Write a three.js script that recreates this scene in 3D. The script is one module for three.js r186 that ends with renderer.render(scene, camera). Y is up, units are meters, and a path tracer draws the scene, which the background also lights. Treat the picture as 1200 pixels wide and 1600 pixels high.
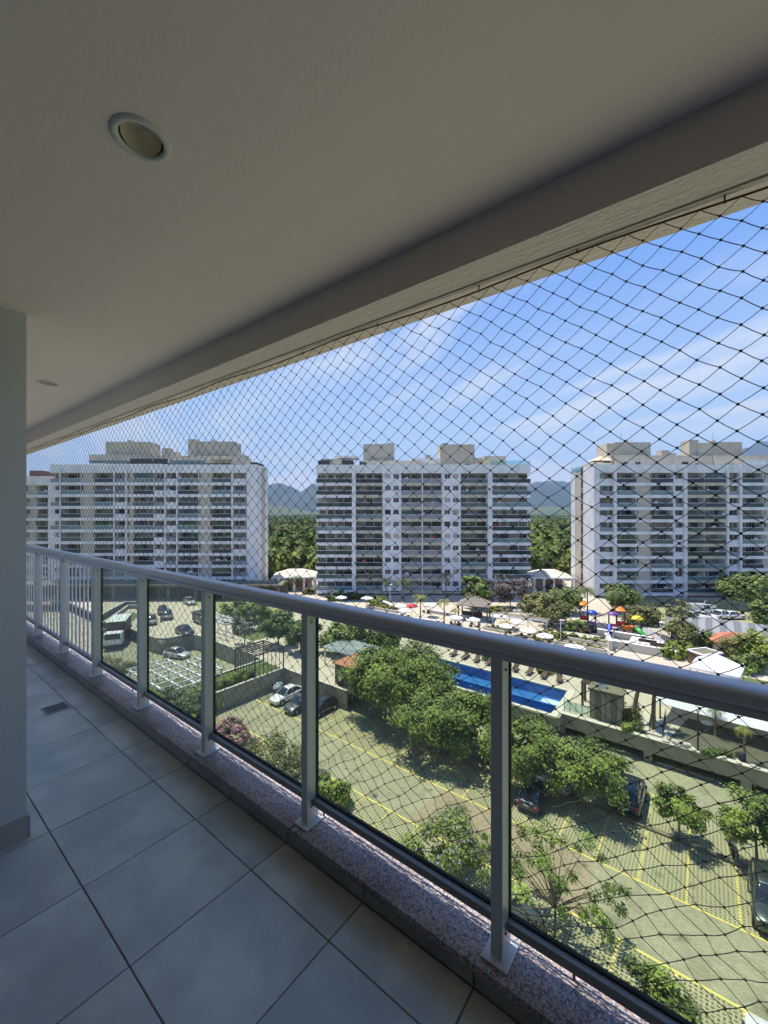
import * as THREE from 'three';
import { mergeGeometries } from 'three/addons/utils/BufferGeometryUtils.js';
import { RoundedBoxGeometry } from 'three/addons/geometries/RoundedBoxGeometry.js';

// ------------------------------------------------------------------ camera, sky, sun, exposure
const F = 640, CAMY = 22;                        // focal length in photograph pixels; eye above the car park
const scene = new THREE.Scene();
const camera = new THREE.PerspectiveCamera(2 * Math.atan(800 / F) * 180 / Math.PI, 0.75, 0.05, 30000);
camera.position.set(0, CAMY, 0);
camera.lookAt(0, CAMY, -10);
const renderer = new THREE.WebGLRenderer({ antialias: true });
renderer.toneMapping = THREE.LinearToneMapping;
renderer.toneMappingExposure = 1.4;
renderer.shadowMap.enabled = true;
const SUN_DIR = new THREE.Vector3(-0.235, 1, -0.25).normalize();
const sun = new THREE.DirectionalLight(new THREE.Color(1, 0.93, 0.80), 5.0);
sun.position.copy(SUN_DIR).multiplyScalar(200);
sun.castShadow = true;
sun.shadow.mapSize.set(4096, 4096);
Object.assign(sun.shadow.camera, { left: -140, right: 140, top: 140, bottom: -140, near: 1, far: 500 });
scene.add(sun);
scene.fog = new THREE.FogExp2(new THREE.Color().setRGB(0.42, 0.62, 1.0), 0.00010);

// ------------------------------------------------------------------ random, noise
function rng(seed) { let a = seed >>> 0; return () => { a = (a + 0x6d2b79f5) | 0; let t = Math.imul(a ^ (a >>> 15), 1 | a); t = (t + Math.imul(t ^ (t >>> 7), 61 | t)) ^ t; return ((t ^ (t >>> 14)) >>> 0) / 4294967296; }; }
function hash2(x, y, s) { let h = Math.imul(x, 374761393) + Math.imul(y, 668265263) + Math.imul(s, 1274126177); h = Math.imul(h ^ (h >>> 13), 1274126177); return ((h ^ (h >>> 16)) >>> 0) / 4294967296; }
const sm = (t) => t * t * (3 - 2 * t), mod = (a, n) => ((a % n) + n) % n, clamp = (x, a, b) => Math.min(b, Math.max(a, x)), lerp = (a, b, t) => a + (b - a) * t, sstep = (a, b, x) => sm(clamp((x - a) / (b - a), 0, 1));
function vn(x, y, per, s) { // tileable value noise
  const i = Math.floor(x), j = Math.floor(y), u = sm(x - i), v = sm(y - j), p = (a, b) => hash2(per ? mod(a, per) : a, per ? mod(b, per) : b, s);
  return lerp(lerp(p(i, j), p(i + 1, j), u), lerp(p(i, j + 1), p(i + 1, j + 1), u), v);
}
function fbm(x, y, per, s, oct = 4) { let a = 0, w = 0.5, t = 0; for (let o = 0; o < oct; o++) { a += w * vn(x, y, per, s + o); t += w; x *= 2; y *= 2; per *= 2; w *= 0.5; } return a / t; }

// ------------------------------------------------------------------ sky (air and thin cloud only)
(function makeSky() {
  const W = 2048, H = 1024, d = new Float32Array(W * H * 4), E = renderer.toneMappingExposure;
  const top = [0.085, 0.235, 0.76], mid = [0.225, 0.445, 0.98], low = [0.56, 0.78, 1.08], hor = [0.92, 1.03, 1.16];
  for (let j = 0; j < H; j++) for (let i = 0; i < W; i++) {
    const el = ((j + 0.5) / H - 0.5) * Math.PI, az = ((i + 0.5) / W - 0.5) * 2 * Math.PI;
    const y = Math.sin(el), c = Math.cos(el), x = c * Math.cos(az), z = c * Math.sin(az);
    const a = Math.max(0, el) * 180 / Math.PI, k = (j * W + i) * 4;
    const s = Math.max(0, x * SUN_DIR.x + y * SUN_DIR.y + z * SUN_DIR.z);
    let cl = 0;
    if (el > 0.01) { // high wisps on a plane overhead
      const px = x / (y + 0.12), pz = z / (y + 0.12), q = px * 0.55 + pz * 0.85, r = px * 0.85 - pz * 0.55;
      const warp = fbm(px * 0.9 + 7, pz * 0.9, 0, 11, 3) * 2.2;
      const streak = fbm(q * 0.6 + warp * 0.7, r * 4.2 + warp * 1.2, 0, 21, 6), patch = fbm(px * 0.55 + 3, pz * 0.55 + 9, 0, 5, 3);
      cl = sstep(0.37, 0.72, streak) * sstep(0.28, 0.6, patch) * 0.85;
      const bank = fbm(az * 9 + 40, el * 40, 0, 31, 5); // distant fair-weather cloud low over the hills
      cl = Math.max(cl, sstep(0.5, 0.66, bank) * sstep(0.005, 0.04, el) * (1 - sstep(0.09, 0.17, el)) * 0.8);
    }
    for (let n = 0; n < 3; n++) {
      let v = a < 9 ? lerp(hor[n], low[n], sm(a / 9)) : a < 28 ? lerp(low[n], mid[n], (a - 9) / 19) : lerp(mid[n], top[n], sm(Math.min(1, (a - 28) / 50)));
      v += [0.5, 0.5, 0.45][n] * Math.pow(s, 40) * 0.8;
      v = lerp(v, [0.93, 0.96, 1.02][n], cl * 0.8);
      if (el < 0) v = lerp(hor[n], [0.25, 0.27, 0.2][n], Math.min(1, -el * 8));
      d[k + n] = v / E;
    }
    d[k + 3] = 1;
  }
  const t = new THREE.DataTexture(d, W, H, THREE.RGBAFormat, THREE.FloatType);
  t.mapping = THREE.EquirectangularReflectionMapping; t.magFilter = t.minFilter = THREE.LinearFilter; t.wrapS = THREE.RepeatWrapping; t.needsUpdate = true;
  scene.background = t; scene.environment = t;
})();

// ------------------------------------------------------------------ helpers
const V = (x, y, z) => new THREE.Vector3(x, y, z);
// the home building, the car park and the pool deck share one direction: local x along the railing, local z back towards the flat
const TH = -Math.atan2(0.6157, 0.788), CC = 0.788, SS = 0.6157;
const L = (r, y, D) => V(CC * r + SS * D, y, SS * r - CC * D);
const toRD = (p) => [CC * p.x + SS * p.z, SS * p.x - CC * p.z];
const at = (px, py, Y) => { const d = F * (CAMY - Y) / (py - 800); return V((px - 600) / F * d, Y, -d); };      // point of a level seen at a pixel
const atZ = (px, py, d) => V((px - 600) / F * d, CAMY - (py - 800) / F * d, -d);
const names = new Map();
function numbered(n) { const k = names.get(n) || 0; names.set(n, k + 1); return k ? n + '_' + String(k).padStart(3, '0') : n; }
function tag(o, label, category, group, kind) { o.userData.label = label; if (category) o.userData.category = category; if (group) o.userData.group = group; if (kind) o.userData.kind = kind; return o; }
function thing(name, label, category, p, turn = 0, group) { const o = new THREE.Group(); o.name = numbered(name); if (p) o.position.copy(p); o.rotation.y = turn; scene.add(o); return tag(o, label, category, group); }
function struct(name, geo, m, label) { const o = new THREE.Mesh(geo, m); o.name = numbered(name); o.userData.kind = 'structure'; if (label) o.userData.label = label; o.castShadow = o.receiveShadow = true; scene.add(o); return o; }
const flat = (g) => { g = g.index ? g.toNonIndexed() : g; for (const k of Object.keys(g.attributes)) if (!['position', 'normal', 'uv', 'color'].includes(k)) g.deleteAttribute(k); return g; };
function merge(list) { list = list.map(flat); const col = list.some((g) => g.attributes.color); if (!col) return list.length > 1 ? mergeGeometries(list) : list[0]; return mergeGeometries(list); }
function part(name, geo, m, parent) { const o = new THREE.Mesh(Array.isArray(geo) ? merge(geo) : geo, m); o.name = name; o.castShadow = o.receiveShadow = true; parent.add(o); return o; }
function BX(w, h, d, x = 0, y = 0, z = 0) { // box, centred on x and z, standing on y; uv in metres
  const g = new THREE.BoxGeometry(w, h, d), uv = g.attributes.uv, s = [[d, h], [d, h], [w, d], [w, d], [w, h], [w, h]];
  for (let f = 0; f < 6; f++) for (let k = 0; k < 4; k++) { const i = f * 4 + k; uv.setXY(i, uv.getX(i) * s[f][0], uv.getY(i) * s[f][1]); }
  return g.translate(x, y + h / 2, z);
}
const B2 = (x0, x1, y0, y1, z0, z1) => BX(x1 - x0, y1 - y0, z1 - z0, (x0 + x1) / 2, y0, (z0 + z1) / 2);
function RB(w, h, d, r, x = 0, y = 0, z = 0, seg = 2) { return new RoundedBoxGeometry(w, h, d, seg, r).translate(x, y + h / 2, z); }
function CY(r0, r1, h, x = 0, y = 0, z = 0, n = 12) { return new THREE.CylinderGeometry(r1, r0, h, n).translate(x, y + h / 2, z); }
function bar(a, b, r0, r1 = r0, n = 6) { const v = b.clone().sub(a), g = new THREE.CylinderGeometry(r1, r0, v.length(), n, 1); g.applyQuaternion(new THREE.Quaternion().setFromUnitVectors(V(0, 1, 0), v.clone().normalize())); return g.translate((a.x + b.x) / 2, (a.y + b.y) / 2, (a.z + b.z) / 2); }
function tube(pts, r, n = 6, seg = 20) { return new THREE.TubeGeometry(new THREE.CatmullRomCurve3(pts), seg, r, n); }
function scaleUV(g, k) { const u = g.attributes.uv; for (let i = 0; i < u.count; i++) u.setXY(i, u.getX(i) * k, u.getY(i) * k); return g; }

// ------------------------------------------------------------------ textures
function tex(n, fn, rep = 1, srgb = true) {
  const d = new Uint8Array(n * n * 4);
  for (let j = 0; j < n; j++) for (let i = 0; i < n; i++) { const c = fn(i / n, j / n, i, j), k = (j * n + i) * 4; for (let q = 0; q < 3; q++) { let v = Array.isArray(c) ? c[q] : c; v = clamp(v, 0, 1); if (srgb) v = v <= 0.0031308 ? v * 12.92 : 1.055 * Math.pow(v, 1 / 2.4) - 0.055; d[k + q] = v * 255; } d[k + 3] = 255; }
  const t = new THREE.DataTexture(d, n, n); t.wrapS = t.wrapT = THREE.RepeatWrapping; t.magFilter = THREE.LinearFilter; t.minFilter = THREE.LinearMipmapLinearFilter; t.generateMipmaps = true;
  t.repeat.set(rep, rep); if (srgb) t.colorSpace = THREE.SRGBColorSpace; t.needsUpdate = true; return t;
}
const mul = (c, k) => c.map((v) => v * k);
const mix3 = (a, b, t) => a.map((v, i) => lerp(v, b[i], t));
const rgb = (r, g, b) => new THREE.Color().setRGB(r, g, b);
const std = (c, rough = 0.8, o = {}) => new THREE.MeshStandardMaterial({ color: rgb(...c), roughness: rough, ...o });
const phys = (c, rough, o = {}) => new THREE.MeshPhysicalMaterial({ color: rgb(...c), roughness: rough, ...o });
const T = {};
T.rough = tex(512, (u, v) => 0.55 * fbm(u * 24, v * 24, 24, 1, 4) + 0.45 * vn(u * 160, v * 160, 160, 9), 1, false);
T.trowel = tex(512, (u, v) => 0.6 * fbm(u * 6, v * 60, 0, 3, 1) * 0 + 0.6 * vn(u * 10 + 2 * vn(u * 20, v * 20, 20, 4), v * 70, 70, 2) + 0.4 * vn(u * 120, v * 120, 120, 8), 1, false);
T.granite = tex(1024, (u, v) => {
  const a = vn(u * 90, v * 90, 90, 41), b = vn(u * 230, v * 230, 230, 42), c = vn(u * 140, v * 140, 140, 43), e = vn(u * 340, v * 340, 340, 44), big = fbm(u * 5, v * 5, 5, 45, 3);
  let q = mix3([0.26, 0.21, 0.185], [0.43, 0.365, 0.335], e);
  q = mix3(q, [0.36, 0.235, 0.20], sstep(0.5, 0.72, a) * 0.8);
  q = mix3(q, [0.56, 0.53, 0.54], sstep(0.6, 0.75, b) * 0.8);
  q = mix3(q, [0.07, 0.06, 0.075], sstep(0.56, 0.68, c * 0.6 + 0.4 * e) * 0.85);
  return mul(q, 0.7 + 0.6 * big);
}, 1.25);
T.tile = tex(512, (u, v) => { const m = fbm(u * 5, v * 5, 5, 51, 5), n = vn(u * 200, v * 200, 200, 53); return mul(mix3([0.40, 0.41, 0.42], [0.54, 0.54, 0.53], sstep(0.3, 0.7, m)), 0.97 + 0.06 * n); }, 0.9);
T.wall = tex(256, (u, v) => 0.94 + 0.06 * fbm(u * 8, v * 8, 8, 61, 4), 0.3);
T.stain = tex(512, (u, v) => 0.86 + 0.14 * sstep(0.25, 0.6, fbm(u * 7, v * 3, 0, 66, 4)) * (0.9 + 0.1 * vn(u * 60, v * 60, 60, 67)), 0.12);
// interlocking pavers of the driving lane, 10 x 20 cm
function paver(u, v, nx, ny) { const j = Math.floor(v * ny), off = (j % 2) * 0.5, x = u * nx + off, i = Math.floor(x), fx = x - i, fy = v * ny - j, g = Math.min(Math.min(fx, 1 - fx) * 2, Math.min(fy, 1 - fy)); return [g, hash2(mod(i, nx), j, 71)]; }
const drips = (() => { const R = rng(72), l = []; for (let k = 0; k < 26; k++) l.push([R(), R(), 0.006 + 0.018 * R() * R(), R()]); return (u, v) => { let s = 0; for (const [a, b, r, q] of l) { const dx = Math.abs(u - a); if (dx > r * 1.6) continue; const dy = Math.min(Math.abs(v - b), 1 - Math.abs(v - b)), d = Math.hypot(dx, dy); if (d < r * 1.6) s = Math.max(s, (0.25 + 0.4 * q) * sstep(r * 1.5, r * 0.5, d + r * 0.7 * (vn(u * 160, v * 160, 160, 76) - 0.5))); } return s; }; })();
T.lane = tex(2048, (u, v) => { const [g, h] = paver(u, v, 56, 112), m = fbm(u * 6, v * 6, 6, 73, 5), k = g < 0.08 ? 0.6 : 0.84 + 0.3 * h, dirt = sstep(0.58, 0.75, fbm(u * 11, v * 11, 11, 77, 5)) * 0.2; return mul(mix3([0.275, 0.275, 0.178], [0.375, 0.365, 0.238], m), k * (0.9 + 0.2 * vn(u * 600, v * 600, 600, 74)) * (1 - dirt) * (1 - drips(u, v))); }, 1 / 11.2);
T.laneB = tex(1024, (u, v) => { const [g] = paver(u, v, 14, 28); return g < 0.07 ? 0 : 0.8 + 0.2 * vn(u * 200, v * 200, 200, 75); }, 1 / 2.8, false);
// concrete grid pavers with grass in their cells (the parking bays)
function grid(u, v, n) { const x = u * n, y = v * n, i = Math.floor(x), j = Math.floor(y), sx = x - i, sy = y - j; const horiz = (i + j) % 2; const a = horiz ? [0.16, 0.30] : [0.30, 0.16]; return [Math.abs(sx - 0.5) < 0.5 - a[0] && Math.abs(sy - 0.5) < 0.5 - a[1], i, j]; }
T.bay = tex(2048, (u, v) => { const [hole, i, j] = grid(u, v, 64), m = fbm(u * 8, v * 8, 8, 81, 5), n = vn(u * 700, v * 700, 700, 82), lush = sstep(0.4, 0.65, fbm(u * 9, v * 9, 9, 86, 4)); const stone = mul(mix3([0.28, 0.275, 0.17], [0.42, 0.395, 0.25], m), (0.82 + 0.36 * n) * (1 - 0.8 * drips(v, u))); return hole ? mix3(mix3([0.05, 0.055, 0.022], [0.20, 0.18, 0.10], hash2(i, j, 87)), [0.085, 0.125, 0.03], 0.25 + 0.75 * lush * hash2(i, j, 83)) : stone; }, 1 / 12.8);
T.bayB = tex(1024, (u, v) => (grid(u, v, 16)[0] ? 0.1 + 0.2 * vn(u * 200, v * 200, 200, 84) : 0.8 + 0.1 * vn(u * 200, v * 200, 200, 85)), 1 / 3.2, false);
T.plaza = tex(1024, (u, v) => { const n = 8, x = u * n, y = v * n, fx = x - Math.floor(x), fy = y - Math.floor(y), g = Math.min(fx, 1 - fx, fy, 1 - fy), h = hash2(Math.floor(x), Math.floor(y), 91), m = fbm(u * 6, v * 6, 6, 92, 4); return mul(mix3([0.42, 0.375, 0.29], [0.54, 0.49, 0.40], 0.5 * h + 0.5 * m), g < 0.02 ? 0.72 : 1); }, 1 / 4.8);
T.grass = tex(512, (u, v) => mix3([0.055, 0.095, 0.022], [0.13, 0.17, 0.05], 0.5 * fbm(u * 10, v * 10, 10, 95, 4) + 0.5 * vn(u * 150, v * 150, 150, 96)), 0.25);
T.field = tex(512, (u, v) => mix3([0.10, 0.145, 0.035], [0.24, 0.24, 0.09], sstep(0.35, 0.65, fbm(u * 5, v * 5, 5, 97, 6))), 1 / 900);
T.bark = tex(256, (u, v) => mix3([0.10, 0.075, 0.05], [0.22, 0.18, 0.13], vn(u * 24, v * 6, 24, 99) * 0.6 + 0.4 * vn(u * 60, v * 40, 60, 98)), 1);
T.water = tex(512, (u, v) => fbm(u * 8, v * 8, 8, 101, 5), 0.25, false);
T.pool = tex(512, (u, v) => { const n = 24, fx = (u * n) % 1, fy = (v * n) % 1, g = Math.min(fx, 1 - fx, fy, 1 - fy); return g < 0.07 ? [0.10, 0.25, 0.55] : mix3([0.012, 0.12, 0.34], [0.03, 0.19, 0.46], hash2(Math.floor(u * n), Math.floor(v * n), 105)); }, 1 / 2.4);
T.conc = tex(512, (u, v) => mix3([0.22, 0.21, 0.15], [0.33, 0.315, 0.24], fbm(u * 6, v * 6, 6, 111, 5)) .map((q) => q * (0.9 + 0.2 * vn(u * 150, v * 150, 150, 112))), 0.3);
T.roofmetal = tex(256, (u, v) => 0.75 + 0.25 * fbm(u * 4, v * 12, 0, 115, 4), 0.2);
T.wood = tex(256, (u, v) => mix3([0.10, 0.055, 0.03], [0.2, 0.12, 0.07], vn(u * 4, v * 40, 40, 118)), 1);

const M = {
  ceiling: std([0.91, 0.80, 0.75], 0.95, { bumpMap: T.rough, bumpScale: 0.0006, map: T.wall }),
  beam: std([0.75, 0.68, 0.63], 0.95, { bumpMap: T.trowel, bumpScale: 0.004 }),
  paint: std([0.66, 0.68, 0.69], 0.85, { bumpMap: T.rough, bumpScale: 0.0007 }),
  tile: std([1.34, 1.31, 1.22], 0.3, { map: T.tile }), tile2: std([1.26, 1.26, 1.19], 0.34, { map: T.tile }), tile3: std([1.34, 1.29, 1.19], 0.27, { map: T.tile }),
  grout: std([0.21, 0.205, 0.195], 0.95), skirting: std([0.9, 0.88, 0.85], 0.5, { map: T.tile }),
  granite: std([1, 1, 1], 0.33, { map: T.granite, bumpMap: T.rough, bumpScale: 0.0003 }),
  alu: std([0.64, 0.655, 0.655], 0.42, { metalness: 0.2 }), rail: std([0.68, 0.67, 0.67], 0.42, { metalness: 0.2 }), lowBar: std([0.34, 0.33, 0.345], 0.45, { metalness: 0.15 }), picket: std([0.85, 0.85, 0.86], 0.5),
  glass: phys([0.90, 0.94, 0.87], 0.0, { transmission: 1, thickness: 0, ior: 1.5 }), gasket: std([0.012, 0.012, 0.014], 0.7),
  cord: std([0.065, 0.058, 0.056], 0.7), hook: std([0.10, 0.07, 0.05], 0.5, { metalness: 0.6 }),
  lampRing: std([0.62, 0.64, 0.62], 0.4), reflector: std([0.85, 0.78, 0.62], 0.3, { metalness: 0.25 }), bulb: std([0.8, 0.78, 0.7], 0.3),
  white: std([0.78, 0.775, 0.78], 0.75, { map: T.stain }), white2: std([0.72, 0.715, 0.73], 0.8, { map: T.stain }), beige: std([0.52, 0.465, 0.385], 0.85, { map: T.stain }), beige2: std([0.56, 0.50, 0.39], 0.85, { map: T.stain }),
  pane: phys([0.025, 0.03, 0.038], 0.08, { clearcoat: 0.4 }), pane2: phys([0.10, 0.11, 0.125], 0.12), pane3: phys([0.34, 0.335, 0.32], 0.35), pane4: phys([0.42, 0.37, 0.28], 0.4), winframe: std([0.62, 0.62, 0.63], 0.6), darkframe: std([0.05, 0.05, 0.055], 0.6),
  teal: phys([0.085, 0.125, 0.13], 0.06, {}), teal2: phys([0.17, 0.25, 0.26], 0.08, {}), tealDark: phys([0.035, 0.05, 0.058], 0.06), lilac: phys([0.27, 0.27, 0.31], 0.25), railWhite: std([0.78, 0.79, 0.8], 0.5),
  dark: std([0.02, 0.02, 0.02], 0.9), void: std([0.05, 0.048, 0.045], 0.9), terracotta: std([0.42, 0.16, 0.085], 0.8), terracotta2: std([0.5, 0.24, 0.15], 0.8), tealGlass: phys([0.72, 0.86, 0.86], 0, { transmission: 1, thickness: 0 }),
  lane: std([1, 1, 1], 0.9, { map: T.lane, bumpMap: T.laneB, bumpScale: 0.004 }), bay: std([1, 1, 1], 0.95, { map: T.bay, bumpMap: T.bayB, bumpScale: 0.02 }), red: std([1.0, 0.84, 0.86], 0.9, { map: T.lane, bumpMap: T.laneB, bumpScale: 0.004 }),
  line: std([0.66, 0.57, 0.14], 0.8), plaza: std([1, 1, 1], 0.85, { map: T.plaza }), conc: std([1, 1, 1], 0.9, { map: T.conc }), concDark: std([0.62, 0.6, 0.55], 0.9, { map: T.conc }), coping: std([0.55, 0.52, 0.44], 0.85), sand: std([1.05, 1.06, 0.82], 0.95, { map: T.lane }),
  grass: std([1, 1, 1], 0.95, { map: T.grass }), field: std([1, 1, 1], 1, { map: T.field }), bark: std([1, 1, 1], 0.95, { map: T.bark }), palmBark: std([1.5, 1.4, 1.2], 0.95, { map: T.bark }), soil: std([0.09, 0.065, 0.04], 1),
  pool: std([1, 1, 1], 0.4, { map: T.pool }), water: phys([0.82, 0.93, 1.0], 0.02, { transmission: 1, thickness: 0, ior: 1.33, bumpMap: T.water, bumpScale: 0.05 }),
  umbrella: phys([0.78, 0.78, 0.77], 0.85, { transmission: 0.25, thickness: 0 }), umbrellaRed: phys([0.55, 0.06, 0.08], 0.85, {}), metal: std([0.35, 0.36, 0.37], 0.4, { metalness: 0.7 }), whitePaint: std([0.78, 0.78, 0.77], 0.6), brown: std([0.10, 0.06, 0.045], 0.7), wood: std([1, 1, 1], 0.7, { map: T.wood }), darkMetal: std([0.035, 0.035, 0.04], 0.5),
  roofmetal: std([0.30, 0.32, 0.335], 0.6, { map: T.roofmetal }), roofmetal2: std([0.17, 0.18, 0.19], 0.6, { map: T.roofmetal }), tent: phys([0.74, 0.76, 0.82], 0.7, { transmission: 0.15, thickness: 0 }), lattice: std([0.62, 0.70, 0.68], 0.7), shadedFloor: std([0.36, 0.37, 0.34], 0.9, { map: T.conc }), laundry: std([0.08, 0.14, 0.3], 0.9), straw: std([0.24, 0.21, 0.175], 0.95, { map: T.roofmetal }),
  tyre: std([0.02, 0.02, 0.02], 0.85), rim: std([0.45, 0.46, 0.47], 0.35, { metalness: 0.8 }), carGlass: phys([0.02, 0.025, 0.03], 0.04, { clearcoat: 1 }), lampGlass: std([0.75, 0.78, 0.8], 0.15), tail: std([0.4, 0.02, 0.02], 0.25), plate: std([0.6, 0.6, 0.6], 0.6), black: std([0.025, 0.025, 0.027], 0.6),
};
const leaf = (c, o = {}) => phys(c, 0.75, { vertexColors: true, transmission: 0.18, thickness: 0, ...o });
M.leaf = leaf([1, 1, 1]);
M.forest = std([1, 1, 1], 0.95, { vertexColors: true });
// ================================================================== THE BALCONY
const FY = CAMY - 1.48, P0 = V(0, FY, 0);        // floor of the balcony below the eye
function bstruct(name, geo, m, label) { const o = struct(name, Array.isArray(geo) ? merge(geo) : geo, m, label); o.position.copy(P0); o.rotation.y = TH; return o; }
const R0 = -9.4, R1 = 3.2;                       // left and right ends of the balcony along the railing
// floor: screed with every tile a piece of its own
const floor = bstruct('floor', B2(R0, R1, -0.22, -0.006, -1.15, 1.25), M.grout, 'balcony floor of large pale square tiles with dark joints');
{
  const S = 0.455, g0 = 0.0022, R = rng(5);
  const gFull = RB(S - 2 * g0, 0.012, S - 2 * g0, 0.0022, 0, -0.012, 0, 1), gCut = RB(S - 2 * g0, 0.012, 0.18 - 2 * g0, 0.0022, 0, -0.012, 0, 1);
  const vary = (g) => [0, 1, 2, 3].map((k) => { const c = g.clone(), u = c.attributes.uv, s = g === gCut ? 0.18 : S; const p = c.attributes.position; for (let i = 0; i < u.count; i++) u.setXY(i, p.getX(i) + k * 0.37, p.getZ(i) + k * 0.61); return c; });
  const fulls = vary(gFull), cuts = vary(gCut), mats = [M.tile, M.tile2, M.tile3];
  for (let k = -7; k < 19; k++) {
    const t0 = -1.475 - 0.455 * k + 0;           // joints measured along the railing
    const xc = -(1.475 + 0.455 * k) + S / 2 - 0.455;
    if (xc < R0 + 0.2 || xc > R1 - 0.2) continue;
    const c = part('floor_tile', cuts[(R() * 4) | 0], mats[(R() * 3) | 0], floor); c.position.set(xc, R() * 0.0012, -1.0855);
    for (let j = 0; j < 5; j++) {
      const D = 0.996 - S / 2 - S * j;
      const p = part('floor_tile', fulls[(R() * 4) | 0], mats[(R() * 3) | 0], floor); p.position.set(xc, R() * 0.0012, -D); p.rotation.y = ((R() * 2) | 0) * Math.PI;
    }
  }
}
// floor drain, a square of brass-framed slots lying on the tiles
{
  const d = thing('floor_drain', 'small dark square floor drain grate set in the balcony tiles', 'drain', L(-3.85, FY, 0.91), TH);
  part('frame', [B2(-0.075, 0.075, 0.0015, 0.006, 0.063, 0.075), B2(-0.075, 0.075, 0.0015, 0.006, -0.075, -0.063), B2(-0.075, -0.063, 0.0015, 0.006, -0.063, 0.063), B2(0.063, 0.075, 0.0015, 0.006, -0.063, 0.063)], M.metal, d);
  part('basin', B2(-0.063, 0.063, 0.0012, 0.0022, -0.063, 0.063), M.dark, d);
  part('grate', B2(-0.062, 0.062, 0.0024, 0.0046, -0.062, 0.062), M.darkframe, d);
  const st = []; for (let i = 0; i < 7; i++) for (let k = 0; k < 7; k++) st.push(CY(0.0052, 0.0042, 0.002, -0.051 + i * 0.017, 0.0046, -0.051 + k * 0.017, 8)); part('studs', st, M.metal, d);
}
// granite sill on a tiled kerb
const kerb = bstruct('kerb', B2(R0, R1, -0.22, 0.084, -1.335, -1.19), M.beam, 'low kerb under the granite sill');
for (let k = -7; k < 19; k++) { const xc = -(1.475 + 0.455 * k) + 0.2275 - 0.455; if (xc < R0 + 0.2 || xc > R1 - 0.2) continue; const s = part('skirting_tile', BX(0.4505, 0.083, 0.012, 0, 0, 0), M.skirting, kerb); s.position.set(xc, 0.0005, -1.1825); }
{
  const sill = thing('granite_sill', 'speckled pink-grey granite sill along the foot of the railing', 'sill', L(0, FY, 1.246), TH);
  let x = R1;
  for (const w of [2.75, 1.86, 1.9, 1.84, 1.9, 1.88, 1.2]) { const g = RB(w - 0.002, 0.026, 0.202, 0.003, 0, 0, 0, 1), u = g.attributes.uv, p = g.attributes.position; for (let i = 0; i < u.count; i++) u.setXY(i, p.getX(i) + x * 1.3, p.getZ(i) + p.getY(i)); const s = part('granite_slab', g, M.granite, sill); s.position.set(x - w / 2, 0.0845, 0); x -= w; }
}
// ceiling and the beam over the railing, with the wall pillar on the left and the rooms behind
{
  const s = new THREE.Shape([[R0, -1.25], [R1, -1.25], [R1, 1.154], [R0, 1.154]].map(([x, y]) => new THREE.Vector2(x, y)));
  for (const [r, D] of [[-1.07, 0.418], [-3.6, 0.807]]) { const h = new THREE.Path(); h.absarc(r, D, 0.048, 0, Math.PI * 2, true); s.holes.push(h); }
  bstruct('ceiling', new THREE.ExtrudeGeometry(s, { depth: 0.62, bevelEnabled: false, curveSegments: 40 }).rotateX(-Math.PI / 2).translate(0, 2.38, 0), M.ceiling, 'smooth plastered white balcony ceiling');
}
bstruct('beam', [scaleUV(B2(R0, R1, 2.245, 3.0, -1.262, -1.154), 1.6), scaleUV(B2(R0, R1, 2.262, 3.0, -1.270, -1.262), 1.6), scaleUV(B2(R0, R1, 2.243, 3.0, -1.373, -1.270), 1.6)], M.beam, 'rough plastered beam along the outer edge of the ceiling');
const wl = bstruct('wall_left', B2(R0, -2.43, 0, 2.38, -0.467, 1.25), M.paint, 'pale painted wall end at the left of the balcony');
part('skirting', [B2(-6.4, -2.419, 0, 0.1, -0.478, -0.467), B2(-2.43, -2.419, 0, 0.1, -0.467, 1.1)], M.skirting, wl);
const wr = bstruct('wall_back', B2(R0, R1 + 0.2, -0.2, 3.0, 1.25, 1.45), M.paint, 'painted wall of the flat behind the balcony');
part('door_frame', [B2(-2.3, 2.9, 0.002, 0.06, 1.19, 1.245), B2(-2.3, 2.9, 2.2, 2.3, 1.19, 1.245), ...[-2.3, -1.0, 0.3, 1.6, 2.84].map((x) => B2(x, x + 0.06, 0.06, 2.2, 1.19, 1.245))], M.darkframe, wr);
for (let k = 0; k < 4; k++) part('glass_door', B2(-2.24 + k * 1.3, -1.0 + k * 1.3, 0.061, 2.199, 1.21, 1.225), M.pane, wr);
bstruct('wall_right', B2(R1, R1 + 0.2, -0.2, 3.0, -1.373, 1.25), M.paint, 'painted end wall of the balcony');
bstruct('wall_far', B2(R0 - 0.2, R0, -0.2, 3.0, -1.373, 1.25), M.paint, 'painted far end wall of the balcony');
// recessed ceiling lamps, switched off
function downlight(r, D, label) {
  const d = thing('ceiling_lamp', label, 'ceiling lamp', L(r, FY + 2.38, D), TH);
  const lathe = (pts) => new THREE.LatheGeometry(pts.map((p) => new THREE.Vector2(...p)), 40);
  part('trim_ring', lathe([[0.047, 0], [0.048, -0.004], [0.053, -0.007], [0.060, -0.006], [0.065, -0.002], [0.066, 0]]), M.lampRing, d);
  part('can', lathe([[0.0475, -0.001], [0.0475, 0.11], [0.0005, 0.11]]), M.darkframe, d);
  part('reflector', lathe([[0.043, 0.004], [0.0425, 0.012], [0.039, 0.032], [0.031, 0.05], [0.018, 0.062], [0.0005, 0.065]]).rotateZ(0.16).rotateX(-0.1), M.reflector, d);
  const b = part('bulb', new THREE.SphereGeometry(0.011, 16, 10).scale(1, 0.8, 1).translate(0.004, 0.05, 0.006), M.bulb, d);
  part('socket', new THREE.TorusGeometry(0.0125, 0.0022, 6, 20).rotateX(Math.PI / 2).translate(0.004, 0.05, 0.006), M.darkframe, b);
}
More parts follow.
